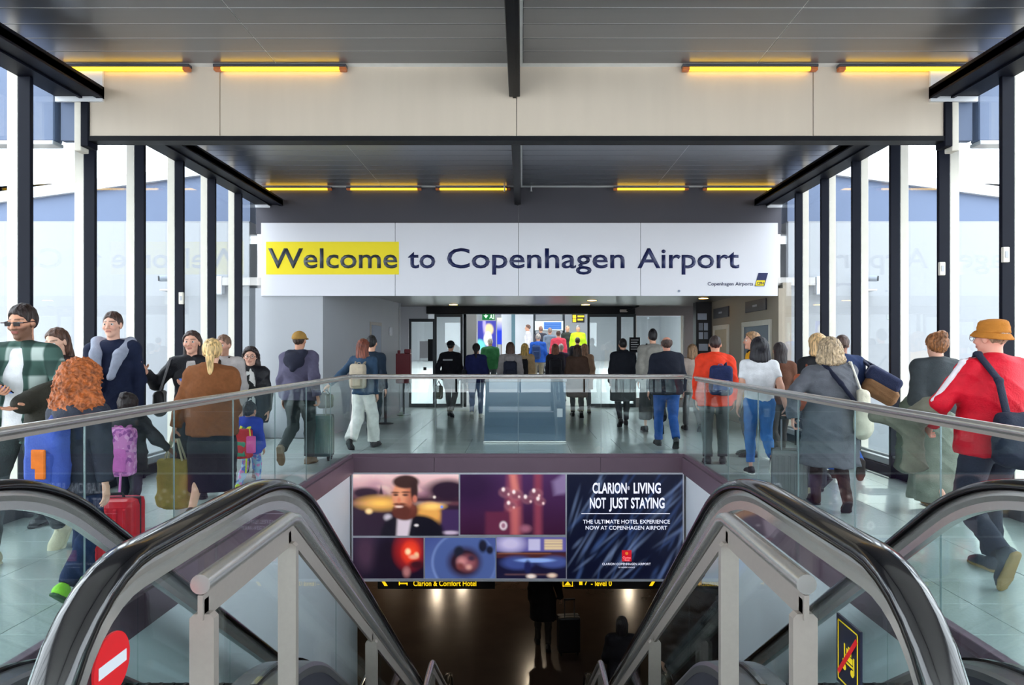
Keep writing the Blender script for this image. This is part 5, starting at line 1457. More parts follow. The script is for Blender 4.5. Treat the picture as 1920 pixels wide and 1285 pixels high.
def splotch_mat(name, c0, c1, scale, c2=None, thr=.5):
    m = bpy.data.materials.new(name); m.use_nodes = True; nt = m.node_tree; N = nt.nodes; L = nt.links; b = N['Principled BSDF']
    tc = N.new('ShaderNodeTexCoord'); v = N.new('ShaderNodeTexVoronoi'); v.inputs['Scale'].default_value = scale; L.new(tc.outputs['Object'], v.inputs['Vector'])
    r = N.new('ShaderNodeValToRGB'); r.color_ramp.interpolation = 'CONSTANT'; r.color_ramp.elements[0].color = lin(c0); r.color_ramp.elements[1].position = thr; r.color_ramp.elements[1].color = lin(c1)
    sp = N.new('ShaderNodeSeparateColor'); L.new(v.outputs['Color'], sp.inputs[0]); L.new(sp.outputs[0], r.inputs['Fac'])
    if c2: e = r.color_ramp.elements.new((1 + thr) / 2); e.color = lin(c2)
    L.new(r.outputs['Color'], b.inputs['Base Color']); b.inputs['Roughness'].default_value = .85
    return m
BLACK = (26, 26, 32); DARK = (38, 40, 46); NAVY = (22, 28, 52); JEANS = (48, 72, 110)
def ramp(Y): return max(0.0, min(.77, .09 * (Y - 19.4)))
m_soleW = mat('sole_white', (226, 224, 216), .6); m_soleB = mat('sole_brown', (120, 96, 66), .7); m_blackshoe = mat('shoe_black', (24, 24, 28), .5)

# ================================================================== people, left walkway
# man with sunglasses and plaid overshirt, looking at his phone
s = Person('bearded man in sunglasses and green plaid overshirt looking at his phone', 45, 5.30, 1.87, yaw=182, bw=1.06, feet='walkR', hands=((-.22, .30, 1.10), (-.06, .37, 1.18)), palms=((0, .2, 1), (-.3, -.3, 1)), poles=((-1, -.3, -.6), (1, -.3, -.6)), curl=(.35, .55), head=(-4, -10), face=True, beard=(58, 40, 34, .75), brow=(38, 28, 26), skin=(214, 156, 126))
s.body(); s.top(fabric((226, 226, 228)), 'shirt', .008, .90, .3, amp=.004, neckcut=.03); s.top(plaid_mat(), 'overshirt', .024, .80, .97, collar=.05, open_=.085, amp=.007)
s.trousers(fabric((58, 64, 66))); s.shoes(fabric((206, 196, 168), .8), fabric((214, 206, 180), .8), big=1.1); s.hair((44, 32, 30), 'short', vol=.012)
g = thing('sunglasses', 'dark sunglasses worn by the man in the plaid overshirt', 'sunglasses', s.w(s.hp(0, .0, 0)).tolist(), s.yaw)
Mh = Matrix(s.hM.tolist()).to_4x4()
for sd in (-1, 1):
    o = MB().bbox(*sorted((sd * .008, sd * .058)), .099, .104, -.008, .022, .0025).build('lens', mat('sunglass_lens', (24, 14, 18), .2, spec=.2), g); o.matrix_local = Mh
    o = MB().bbox(*sorted((sd * .056, sd * .086)), .090, .104, .013, .022, .002).build('hinge', mat('tortoise_frame', (52, 26, 28), .3), g); o.matrix_local = Mh
    o = MB().tube([(sd * .086, .095, .018), (sd * .091, .0, .014), (sd * .088, -.03, .0)], .0035, 6).build('temple', MATS['tortoise_frame'], g); o.matrix_local = Mh
o = MB().tube([(-.012, .103, .016), (.012, .103, .016)], .003, 6).build('bridge', MATS['tortoise_frame'], g); o.matrix_local = Mh
phone(s, 1, 'dark phone in the hand of the man in sunglasses', tilt=(math.radians(-62), 0, 0))
W = s.wri[0]; E = s.elb[0]
bag('dark olive coat folded over the forearm of the man in sunglasses', [ecap(E, W + (W - E) * .1, .085, .075, k=.05), ecap(E * .5 + W * .5 + V(0, .03, -.02), E * .5 + W * .5 + V(.02, .05, -.36), (.15, .05), (.11, .035), k=.06), ecap(E + V(0, .03, -.02), E + V(.04, .06, -.30), (.08, .045), (.06, .03), k=.05)], (44, 42, 34), s.root.location[:], s.yaw, 'coat', 'coat', amp=.009)
# woman half hidden behind him
s = Person('brown-haired woman half hidden behind the man in sunglasses', 108, 6.35, 1.72, yaw=190, head=(-14, -20), face=True, skin=(226, 180, 156))
s.body(); s.top(fabric((52, 40, 40))); s.trousers(fabric(DARK)); s.shoes(m_blackshoe); s.hair((84, 58, 46), 'long', .26)
# teenager with curly orange hair and blue backpack
s = Person('person with curly orange hair and dark jacket seen from behind', 150, 4.47, 1.43, yaw=-6, bw=1.0, fat=.012, feet='walkL', hands=(None, (.30, -.12, .84)), skin=(224, 172, 146))
s.body(); s.top(fabric((44, 48, 60), .7), 'jacket', .028, .80, amp=.008, hood='down'); s.trousers(fabric((30, 42, 74)), wide=.01)
s.shoes(fabric((150, 222, 60), .6), fabric((60, 92, 62), .6), big=1.05)
s.hair((186, 100, 34), 'curly', .17, vol=.050, amp=.013, m=mat('orange_curls', (160, 84, 36), .6, var=.6, scale=34, bump=.9, bscale=80, contrast=.2))
t, c = backpack(s, 'bright blue backpack with orange patch on the orange-haired person', (70, 92, 178), (62, 84, 168), w=.145, d=.085, hh=.25, zc=1.10, dx=-.07, off=.015)
pc = c + V(.02, -.090, -.02); MB().bbox(pc[0] - .045, pc[0] + .045, pc[1] - .016, pc[1] + .002, pc[2] - .03, pc[2] + .085, .006).bbox(pc[0] - .02, pc[0] + .045, pc[1] - .016, pc[1] + .002, pc[2] - .09, pc[2] - .02, .006).build('orange_patch', fabric((232, 118, 40)), t)
suitcase('bright red hard suitcase behind the orange-haired person', (206, 16, 34), PX(212, 4.95), 4.95, .12, w=.36, d=.24, hh=.46, ribs=True)
# man with grey sweater over his shoulders
s = Person('young man in navy jumper with grey sweater over his shoulders', 212, 7.0, 1.90, yaw=192, bw=1.02, head=(-6, -2), face=True, brow=(60, 40, 32), skin=(226, 176, 154))
s.body(); s.top(fabric((24, 32, 58)), 'jumper', .018, .86, amp=.006); s.trousers(fabric((34, 38, 48))); s.shoes(m_blackshoe); s.hair((66, 46, 40), 'short', vol=.006)
u = s.up
t = thing('draped_sweater', 'light grey sweater draped round the neck of the young man', 'sweater', s.root.location[:], s.yaw)
shape('sweater_body', [ecap(u(-.13, -.07, 1.47), u(.13, -.07, 1.47), (.06, .05), (.06, .05), k=.05), ell(u(0, -.14, 1.36), (.19, .05, .14), None, .05), ecap(u(-.14, -.03, 1.49), u(-.10, .12, 1.38), .055, .05, k=.04), ecap(u(.14, -.03, 1.49), u(.10, .12, 1.38), .055, .05, k=.04), ecap(u(-.10, .13, 1.38), u(-.03, .16, 1.18), .05, .04, k=.04), ecap(u(.10, .13, 1.38), u(.09, .16, 1.06), .05, .042, k=.04)], fabric((154, 160, 178)), t, .011, (), folds(.006, 2, 24))
# child with pink rucksack on a trolley frame
s = Person('small child in dark jacket with dark hair, seen from behind', 240, 6.2, 1.13, yaw=5, bw=1.1, fat=.02, feet='walkL', hands=((-.22, .05, .86), (.50, .10, 1.02)), skin=(120, 78, 58))
s.body(); s.top(fabric((30, 34, 42), .6), 'jacket', .035, .78, amp=.008, puff=.005); s.trousers(fabric((30, 34, 40))); s.shoes(m_blackshoe); s.hair((34, 26, 28), 'bun', vol=.010, amp=.004)
backpack(s, 'pink patterned school backpack on the small child', (206, 120, 186), (196, 104, 178), w=.21, d=.12, hh=.31, zc=1.06, off=.02)
for ch in bpy.data.objects:
    if ch.parent and ch.parent.get('label', '').startswith('pink patterned school') and ch.name.startswith('pack_body'): ch.data.materials[0] = splotch_mat('pink_pattern', (202, 122, 186), (222, 158, 206), 34, (150, 76, 150), .55)
t = at_person(s, 'trolley_frame', 'pink trolley frame hanging under the school backpack', 'trolley'); mp = fabric((200, 116, 180), .5)
for sd in (-1, 1): tube_part(t, 'tube', [(sd * .09, -.33, .52), (sd * .09, -.40, .06)], .010, mp); MB().tube([(sd * .11 - .012, -.40, .035), (sd * .11 + .012, -.40, .035)], .035, 14).build('wheel', m_blackshoe, t)
tube_part(t, 'axle', [(-.11, -.40, .035), (.11, -.40, .035)], .008, mp)
# dark-haired woman reaching out, phone in hand
s = Person('dark-haired woman in black jacket reaching out, phone in her other hand', 360, 7.45, 1.72, yaw=198, head=(-8, 0), face=True, hands=((-.04, .30, 1.20), (.42, .16, 1.34)), palms=((.3, .2, 1), (-.3, 1, 0)), poles=((-1, -.2, -.6), (.4, -.6, -1)), curl=(.6, .25), brow=(50, 34, 30), skin=(220, 166, 142), feet='stand')
s.body(); s.top(fabric((196, 188, 186)), 'blouse', .008, .9, .3, neckcut=.05); s.top(fabric((28, 28, 34), .6), 'jacket', .020, .84, .95, open_=.085, collar=.03); s.trousers(fabric((34, 34, 40))); s.shoes(m_blackshoe); s.hair((58, 40, 36), 'long', .20, vol=.006)
phone(s, 0, 'white phone in the hand of the dark-haired woman')
bag('black leather shoulder bag of the dark-haired woman', [rbox(s.up(.30, .05, 1.02), (.05, .14, .12), .04), ell(s.up(.30, .05, .94), (.065, .16, .07), None, .03)], (34, 34, 38), s.root.location[:], s.yaw, 'shoulder_bag', handles=[chain([s.up(.29, .14, 1.12), s.up(.20, .06, 1.47), s.up(.21, -.03, 1.47), s.up(.30, -.05, 1.12)], .012)], hrgb=(110, 108, 110), rough=.45)
# woman in brown jumper with blonde ponytail
s = Person('woman with blonde ponytail in brown jumper and black skirt, from behind', 397, 6.4, 1.63, yaw=4, bw=1.10, fat=.032, hands=((-.36, .02, .88), (.17, .24, 1.04)), poles=(None, (.1, -1, -.3)), curl=(1.2, .6), feet='walkR', head=(12, 0), skin=(226, 176, 150))
s.body(bare_legs=True); s.skirt(fabric((24, 26, 36)), .30, e=.010, flare=.0); s.top(fabric((124, 76, 44), .9, scale=30), 'jumper', .030, .84, .96, amp=.007, collar=.02); s.shoes(m_blackshoe); s.hair((206, 172, 118), 'pony', .27, vol=.004)
gx = s.w(s.grip[0])
bag('olive canvas tote bag held by the woman in the brown jumper', [rbox((0, 0, -.40), (.055, .16, .22), .04), ell((0, 0, -.54), (.075, .165, .09), None, .05)], (150, 134, 66), (gx[0], gx[1], gx[2]), 1.45, 'tote_bag', handles=[chain([(sx * .03, -.09, -.2), (sx * .012, -.03, -.01), (sx * .012, .03, -.01), (sx * .03, .09, -.2)], .010) for sx in (-1, 1)], hrgb=(196, 190, 160), amp=.008)
# man behind her
s = Person('man in pale coat mostly hidden behind the blonde ponytail', 419, 8.3, 1.69, yaw=190, head=(-14, -4), face=True, skin=(214, 160, 136), beard=(90, 66, 54, .3))
s.body(); s.top(fabric((178, 170, 168)), 'coat', .03, .7, collar=.04, flare=.02); s.trousers(fabric(DARK)); s.shoes(m_blackshoe); s.hair((120, 90, 72), 'short', vol=.004)
t = at_person(s, 'scarf', 'dark scarf round the neck of the man in the pale coat', 'scarf'); shape('scarf_body', [ecap(s.up(-.07, .02, 1.46), s.up(.07, .02, 1.46), .05, .05, k=.04), ecap(s.up(.05, .09, 1.44), s.up(.05, .14, 1.2), .045, .035, k=.03)], fabric((58, 48, 42)), t, .013)
# woman with glasses and black and white print
s = Person('woman with dark curly hair and glasses, black jacket over print top', 470, 8.75, 1.55, yaw=194, fat=.025, head=(0, 0), face=True, feet='walkL', skin=(222, 172, 150), brow=(44, 32, 30))
s.body(); s.top(splotch_mat('black_white_print', (22, 22, 24), (226, 224, 220), 26), 'print_top', .014, .86, .3); s.top(fabric((28, 28, 34), .45), 'jacket', .03, .74, .98, open_=.10, collar=.03); s.trousers(fabric((70, 100, 146))); s.shoes(m_blackshoe); s.hair((46, 34, 34), 'curly', .22, vol=.020, amp=.008)
g = thing('glasses', 'thin round glasses of the woman in the print top', 'glasses', s.w(s.hp(0, 0, 0)).tolist(), s.yaw); fm_ = mat('glasses_wire', (90, 60, 50), .3, .6)
for sd in (-1, 1):
    tube_part(g, 'rim', [(sd * .031 + .024 * math.cos(a), .108, .010 + .020 * math.sin(a)) for a in [2 * math.pi * k / 16 for k in range(17)]], .0022, fm_); tube_part(g, 'temple', [(sd * .055, .106, .014), (sd * .082, .0, .012)], .002, fm_)
tube_part(g, 'bridge', [(-.008, .109, .014), (.008, .109, .014)], .0022, fm_)
# toddler with colourful backpack
s = Person('toddler with dark hair in patterned leggings, seen from behind', 468, 7.75, .93, yaw=-8, bw=1.2, fat=.03, feet='walkR', skin=(196, 140, 112))
s.body(); s.top(fabric((40, 62, 170)), 'jacket', .03, .78, hood='down'); s.trousers(splotch_mat('toddler_leggings', (150, 190, 214), (206, 130, 180), 30, (90, 120, 190))); s.shoes(fabric((200, 216, 60), .6)); s.hair((36, 28, 30), 'short', vol=.014)
t, c = backpack(s, 'red, green and yellow backpack on the toddler', (206, 44, 52), (60, 150, 116), w=.20, d=.11, hh=.30, zc=1.02, off=.03, strap=(222, 222, 50))
for sd in (-1, 1): tube_part(t, 'dangling_strap', [c + V(sd * .08, -.05, -.15), c + V(sd * .09, -.08, -.30)], .008, fabric((214, 226, 50)))
p = s.w(c + V(.13, -.06, .03)); b_ = MB(); t2 = thing('lunch_bag', 'small pink bag hanging beside the toddler backpack', 'bag', p.tolist(), s.yaw)
MB().bbox(-.035, .05, -.03, .03, -.12, .06, .015).build('bag_body', fabric((226, 84, 160)), t2); tube_part(t2, 'loop', [(0, 0, .05), (-.02, .02, .13)], .007, fabric((240, 220, 70)))
# man in tan cap
s = Person('man in tan cap and grey-purple jacket with dark hood, from behind', 561, 9.49, 1.76, yaw=-8, bw=1.12, fat=.03, feet='kickL', hands=(None, (.30, -.1, .92)), curl=(.4, 1.2), skin=(196, 142, 116))
s.body(); s.top(fabric((86, 82, 104)), 'jacket', .03, .86, amp=.007); s.trousers(fabric((44, 50, 52)), wide=.012); s.shoes(fabric((120, 100, 80), .7), m_soleB); s.hair((60, 44, 36), 'short'); s.cap(fabric((160, 122, 62)), 'cap')
shape('hood', [ell(s.up(0, -.15, 1.38), (.15, .05, .11), None, .03), ecap(s.up(-.1, -.1, 1.46), s.up(0, -.2, 1.27), .045, .03, k=.04), ecap(s.up(.1, -.1, 1.46), s.up(0, -.2, 1.27), .045, .03, k=.04), ecap(s.up(-.1, -.07, 1.475), s.up(.1, -.07, 1.475), .055, .055, k=.04)], fabric((34, 36, 52)), s.root, .012, (), folds(.004, 2, 20))
suitcase('dark teal suitcase beside the man in the tan cap', (30, 74, 76), PX(604, 9.9), 9.9, .05, w=.31, d=.24, hh=.58, pull=.92)
# couple
s = Person('red-haired woman in denim jacket and white wide trousers', 681, 11.05, 1.69, yaw=-14, feet='walkR', hands=((-.52, -.16, 1.02), None), poles=((-.6, -.4, -1), None), curl=(1.0, .5))
s.body(); s.top(fabric((44, 66, 90)), 'denim_jacket', .022, .88, amp=.006); s.trousers(fabric((224, 220, 214)), wide=.040, e=.02); s.shoes(m_blackshoe); s.hair((112, 54, 36), 'long', .26, vol=.010)
backpack(s, 'beige canvas backpack on the red-haired woman', (176, 162, 142), (166, 152, 132), w=.14, d=.06, hh=.20, zc=1.18)
gx = s.w(s.grip[0]); bag('black handbag hanging from the outstretched hand of the red-haired woman', [rbox((0, 0, -.17), (.12, .05, .11), .04)], BLACK, gx.tolist(), .3, 'handbag', handles=[chain([(-.07, 0, -.07), (-.02, 0, .0), (.02, 0, .0), (.07, 0, -.07)], .010)], h=.014)
s = Person('black-haired man in dark jacket walking beside the red-haired woman', 697, 11.75, 1.75, yaw=-6, feet='walkL')
s.body(); s.top(fabric((26, 40, 56)), amp=.006); s.trousers(fabric((28, 40, 48))); s.shoes(m_blackshoe); s.hair((24, 22, 26), 'short', vol=.016)

# ================================================================== people, middle
def crowd(label, px, Y, H, top, legs, hair, style='short', hem=.85, name='jacket', yaw=0, feet='walkL', bw=1.0, fat=0.0, hood=None, length=0, flare=0.0, shoe=None, vol=.006, cap=None, z0=0.0, group='travellers by the doors', hands=None, skin=SKIN, hatrgb=None, sleeve=1.0, e=.022):
    s = Person(label, px, Y, H, yaw=yaw, feet=feet, bw=bw, fat=fat, z0=z0, group=group, hands=hands, skin=skin)
    s.body(hands=(Y < 18, Y < 18)); s.top(fabric(top), name, e, hem, sleeve, hood=hood, flare=flare)
    if legs: s.trousers(fabric(legs))
    s.shoes(shoe or m_blackshoe)
    if style: s.hair(hair, style, length, vol)
    if cap: s.cap(fabric(hatrgb), cap)
    return s
s = crowd('person in black cap and black jacket with pale lettering on the back', 845, 16.3, 1.72, BLACK, (30, 32, 36), (30, 26, 26), feet='walkL', bw=1.15, fat=.03, cap='cap', hatrgb=(22, 24, 30), yaw=-10, hands=((-.30, -.05, .92), None))
c = s.up(0, -.19, 1.32); MB().bbox(c[0] - .12, c[0] + .10, c[1] - .035, c[1] + .01, c[2] - .012, c[2] + .025, .003).build('back_print', m_grey, s.root)
gx = s.w(s.grip[0]); bag('olive bag carried by the person in the black cap', [rbox((0, 0, -.26), (.10, .10, .16), .06)], (84, 84, 66), gx.tolist(), 0, 'carry_bag', h=.018, handles=[chain([(-.05, 0, -.11), (0, 0, .0), (.05, 0, -.11)], .012)])
s = crowd('woman in navy jacket with dark ponytail and pale jeans', 893, 15.8, 1.66, (34, 40, 88), (104, 124, 162), (30, 26, 30), 'pony', feet='walkR', bw=1.05, fat=.03, shoe=m_soleW, length=.24)
bag('black shoulder bag on the left of the woman in navy', [rbox(s.up(-.27, -.03, 1.0), (.06, .13, .16), .05)], BLACK, s.root.location[:], s.yaw, 'shoulder_bag', h=.018, handles=[chain([s.up(-.26, .06, 1.14), s.up(-.17, 0, 1.49), s.up(-.26, -.1, 1.14)], .012)])
s = crowd('person in green patterned jacket just beyond the doors', 919, 20.8, 1.72, (44, 104, 60), (60, 66, 70), (206, 196, 180), 'short', z0=ramp(20.8), bw=1.15, fat=.03, hood='down', e=.03)
s = crowd('person with pale fur hood and grey sleeves in the middle of the crowd', 957, 15.0, 1.68, (150, 142, 142), (52, 54, 60), (78, 54, 44), 'long', hood='down', bw=1.08, fat=.02, length=.12)
backpack(s, 'navy backpack of the person with the pale fur hood', (24, 28, 46), w=.15, d=.06, hh=.22, zc=1.14, off=.02)
s = crowd('blonde person in camel coat left of the blue jacket', 984, 17.0, 1.67, (196, 168, 128), (60, 54, 50), (212, 172, 96), 'long', hem=.6, name='coat', length=.2, feet='walkR')
backpack(s, 'black backpack of the blonde person in the camel coat', BLACK, w=.12, d=.06, hh=.24, zc=1.14, dx=-.04)
s = crowd('man in royal blue jacket with grey hair beyond the doors', 1009, 22.5, 1.74, (36, 86, 176), (150, 140, 120), (190, 180, 170), 'short', z0=ramp(22.5), bw=1.12, fat=.02, feet='walkR')
backpack(s, 'dark blue backpack on the man in royal blue', (44, 66, 110), w=.13, d=.07, hh=.22, dx=-.06)
s = crowd('brown-haired person in dark clothes with black backpack', 1041, 17.6, 1.66, (48, 48, 58), (50, 50, 56), (122, 74, 54), 'bob', feet='walkL', length=.13)
backpack(s, 'black backpack on the brown-haired person in the middle', (32, 34, 44), w=.16, d=.08, hh=.24, zc=1.14)
s = crowd('person in coral red jacket beyond the doors', 1047, 24.2, 1.72, (222, 72, 90), (70, 70, 80), (92, 66, 54), 'short', z0=ramp(24.2), bw=1.15, fat=.03, hood='down', vol=.012)
s = crowd('grey-haired person in plum jacket in front of the coral jacket', 1052, 20.2, 1.60, (58, 46, 66), (50, 48, 54), (170, 160, 156), 'short', z0=ramp(20.2))
s = crowd('worker in yellow hi-vis jacket beyond the doors', 1084, 26.3, 1.78, (196, 232, 40), (60, 60, 66), (150, 150, 150), 'short', z0=ramp(26.3), bw=1.2, fat=.04, yaw=180)
s = crowd('person in black with white backpack straps below the hi-vis jacket', 1083, 21.4, 1.70, BLACK, (44, 44, 50), (70, 56, 50), 'short', z0=ramp(21.4), bw=1.1)
s = crowd('woman in long brown coat with long brown hair, seen from behind', 1082, 16.1, 1.62, (94, 72, 62), None, (66, 46, 38), 'long', hem=.50, name='coat', bw=1.15, fat=.03, flare=.04, length=.24, vol=.012)
s.trousers(fabric((34, 34, 38)))
s = crowd('person in beige hooded coat right behind the brown coat', 1096, 17.3, 1.66, (160, 132, 112), DARK, (140, 104, 84), 'bob', hem=.6, name='coat')
for (lab, px, Y, top, hr, yw) in (('man in white shirt facing left in the bright terminal', 990, 27.5, (226, 222, 226), (120, 86, 74), 90), ('person in dark coat half hidden behind the royal blue jacket', 1014, 26.5, (60, 60, 70), (150, 110, 96), 0), ('person in grey-blue jacket between the blue and coral jackets', 1031, 25.5, (120, 134, 150), (150, 124, 110), 0), ('person in dark green jacket behind the coral jacket', 1064, 26.8, (54, 60, 56), (196, 168, 140), 180)):
    crowd(lab, px, Y, 1.74, top, (70, 72, 78), hr, 'short', z0=ramp(Y), yaw=yw, group='travellers beyond the doors')
s = crowd('man in long black coat with black trousers walking to the doors', 1168, 14.25, 1.74, (24, 26, 34), (26, 28, 36), (24, 22, 24), 'short', hem=.52, name='coat', bw=1.1, fat=.02, flare=.03, feet='walkR', e=.03, vol=.010)
shape('scarf', [ecap(s.up(-.06, -.02, 1.49), s.up(.06, -.02, 1.49), .065, .065, k=.04)], fabric((18, 20, 28)), s.root, .016)
s = crowd('tall person with dark hair in grey jacket and black wide trousers', 1224, 13.1, 1.89, (138, 134, 128), None, (30, 26, 30), 'short', hem=.76, feet='walkL', bw=1.08, fat=.01, vol=.030, hood='down', e=.03)
s.trousers(fabric((28, 28, 34)), wide=.05, e=.03, hem=.22); 
t = at_person(s, 'shoulder_strap', 'black strap across the back of the tall person in grey', 'strap'); shape('strap_band', [ecap(s.up(-.11, -.03, 1.52), s.up(.02, -.165, 1.30), .020, .020, k=.02), ecap(s.up(.02, -.165, 1.30), s.up(.19, -.12, 1.05), .020, .020, k=.02)], fabric(BLACK), t, .014)
s = crowd('balding man in navy jumper and blue jeans seen from behind', 1250, 11.2, 1.74, (24, 28, 42), None, (70, 52, 46), 'fringe', hem=.84, name='jumper', bw=1.16, fat=.045, feet='walkL', skin=(206, 144, 122), group='travellers by the doors')
s.trousers(fabric((40, 82, 150)), wide=.012); 
s = crowd('woman with light brown hair and beige top behind the orange jacket', 1298, 13.4, 1.62, (190, 172, 162), (90, 90, 92), (150, 118, 90), 'bob', hem=.8, name='top', length=.15, vol=.010)

# ================================================================== people, right walkway
s = Person('man in bright orange-red jacket seen from behind', 1341, 9.58, 1.71, yaw=-10, bw=1.12, fat=.02, feet='stand', skin=(206, 152, 126))
s.body(); s.top(fabric((232, 62, 32), .7), 'jacket', .034, .80, hood='down', amp=.008); s.trousers(fabric((62, 66, 68)), wide=.012); s.shoes(m_blackshoe); s.hair((50, 36, 34), 'short', vol=-.002)
backpack(s, 'navy backpack with pale stripes on the orange-red jacket', (34, 44, 86), (90, 112, 168), w=.15, d=.09, hh=.20, zc=1.16, dx=.05, off=.02, hh2=.35)
s = Person('curly blonde-brown woman in yellow top shown in profile', 1411, 10.25, 1.77, yaw=75, head=(12, 0), face=True, skin=(224, 170, 146), brow=(110, 80, 56))
s.body(); s.top(fabric((234, 172, 34)), 'top', .024, .84, collar=.02); s.trousers(fabric((52, 54, 60))); s.shoes(m_blackshoe); s.hair((150, 114, 80), 'curly', .13, vol=.016, amp=.008)
t = at_person(s, 'scarf', 'dark scarf at the throat of the woman in yellow', 'scarf'); shape('scarf_body', [ecap(s.up(-.06, .03, 1.47), s.up(.06, .03, 1.47), .052, .052, k=.04)], fabric((40, 34, 40)), t, .013)
s = Person('dark-haired person in brown jacket beyond the white T-shirt', 1462, 9.5, 1.63, yaw=0, feet='walkR')
s.body(); s.top(fabric((98, 62, 46))); s.trousers(fabric((60, 50, 44))); s.shoes(m_blackshoe); s.hair((40, 30, 32), 'long', .24)
s = Person('woman with black bob in white T-shirt and blue jeans', 1424, 8.66, 1.66, yaw=-4, bw=1.08, fat=.02, feet='kickR', hands=((-.25, .08, .90), (.30, -.14, .86)), curl=(.5, 1.3), skin=(226, 170, 146))
s.body(bare_arms=True); s.top(fabric((232, 232, 236)), 't_shirt', .014, .96, .30, amp=.004); s.trousers(fabric((46, 108, 178)), hem=.16); s.shoes(fabric((40, 40, 46), .6), m_soleW); s.hair((28, 24, 32), 'bob', .15, vol=.022)
suitcase('silver ribbed cabin suitcase pulled by the woman in the white T-shirt', (112, 114, 114), PX(1480, 7.15), 7.15, -.35, w=.34, d=.23, hh=.49, pull=.86, rough=.3)
s2 = suitcase('black soft suitcase between the silver case and the grey coat', (34, 34, 44), PX(1512, 7.75), 7.75, .25, w=.36, d=.24, hh=.40, pull=.80, soft=True, ribs=False)
# grey padded coat
s = Person('woman with curly grey-blonde hair in grey padded coat, from behind', 1556, 6.92, 1.63, yaw=-8, bw=1.08, fat=.03, feet='walkL', hands=((-.37, .0, .94), (.20, .16, 1.06)), poles=((-1, -.3, -.3), None), curl=(1.1, .7), skin=(224, 170, 150))
s.body(); s.trousers(fabric((48, 36, 32))); s.top(fabric((92, 94, 102), .55), 'padded_coat', .034, .46, 1.0, flare=.075, amp=.010, puff=.006, collar=.04); s.shoes(fabric((58, 38, 30), .6), m_blackshoe, boot=.72)
s.hair((168, 146, 118), 'curly', .10, vol=.028, amp=.010)
bag('white cloth tote bag over the shoulder of the grey coat', [rbox(s.up(.275, -.10, 1.06), (.06, .13, .19), .05), ell(s.up(.285, -.11, .88), (.10, .15, .13), None, .05)], (222, 216, 196), s.root.location[:], s.yaw, 'tote_bag', handles=[chain([s.up(.27, -.03 - .12 * q, 1.22), s.up(.19, -.01 - .05 * q, 1.53), s.up(.16, .09, 1.36)], .011) for q in (0, 1)], hrgb=(226, 222, 210))
t = at_person(s, 'shoulder_strap', 'navy strap across the back of the grey padded coat', 'strap'); shape('strap_band', [ecap(s.up(-.09, -.05, 1.535), s.up(.05, -.215, 1.32), .022, .022, k=.02), ecap(s.up(.05, -.215, 1.32), s.up(.22, -.17, 1.10), .020, .020, k=.02)], fabric((24, 28, 48)), t, .011)
# blonde woman with rust bag
s = Person('blonde woman in black mostly hidden beyond the grey coat', 1533, 8.1, 1.71, yaw=10, feet='walkR')
s.body(); s.top(fabric((28, 28, 32)), e=.026); s.trousers(fabric(DARK)); s.shoes(m_blackshoe); s.hair((206, 168, 120), 'bob', .12, vol=.014)
bag('rust-orange leather bag at the side of the blonde woman in black', [rbox(s.up(-.25, -.12, 1.14), (.07, .12, .16), .05), ell(s.up(-.28, -.12, .98), (.10, .13, .09), None, .05)], (176, 92, 62), s.root.location[:], s.yaw, 'shoulder_bag', handles=[chain([s.up(-.25, -.05, 1.28), s.up(-.16, .0, 1.49), s.up(-.24, -.2, 1.28)], .013)])
# man with duffel bag
s = Person('man with shaved head in navy jacket carrying a duffel bag', 1579, 8.45, 1.70, yaw=-4, bw=1.12, fat=.02, feet='kickR', skin=(158, 110, 92))
s.body(); s.top(fabric((44, 58, 96)), 'jacket', .03, .86, collar=.05); s.trousers(fabric((40, 84, 160))); s.shoes(fabric((60, 52, 48), .7), mat('sole_dark', (52, 44, 40), .8)); s.hair((84, 66, 60), 'short', vol=-.005)
cb = s.up(.40, -.16, 1.17); Mb = rotm('z', -.25) @ rotm('y', .55)
t = bag('duffel bag with brown base and navy top slung over the shoulder', [rbox(cb + Mb @ V(.02, 0, -.08), (.20, .13, .10), .06, Mb)], (128, 92, 62), s.root.location[:], s.yaw, 'duffel_bag', handles=[chain([cb + Mb @ V(-.17, .0, .1), s.up(.17, -.02, 1.50), cb + Mb @ V(.1, 0, .14)], .017)], hrgb=(40, 44, 64))
shape('upper_panel', [rbox(cb + Mb @ V(-.02, 0, .06), (.20, .125, .09), .055, Mb)], fabric((42, 48, 76)), t, .011)
# woman with auburn bun
s = Person('woman with auburn bun in dark coat beside the windows on the right', 1757, 6.75, 1.69, yaw=4, bw=1.08, fat=.03, feet='walkR', skin=(224, 170, 148))
s.body(); s.skirt(fabric((126, 132, 120)), .13, .03, .05, 'long_skirt', .010); s.top(fabric((54, 60, 64), .7), 'jacket', .034, .80, 1.0, collar=.04, amp=.008); s.shoes(fabric((64, 58, 52), .7), m_soleB)
s.hair((138, 88, 52), 'bun', vol=.012, amp=.006)
bag('grey-green raincoat draped and hanging from the arm of the auburn woman', [ecap(s.up(-.27, .02, 1.06), s.up(-.16, .18, 1.10), .062, .06, k=.05), ecap(s.up(-.26, .08, 1.04), s.up(-.30, .04, .46), (.055, .10), (.075, .14), k=.05), ecap(s.up(-.26, -.02, 1.04), s.up(-.31, -.06, .62), (.045, .08), (.05, .10), k=.04)], (92, 102, 90), s.root.location[:], s.yaw, 'raincoat', 'coat', amp=.010)
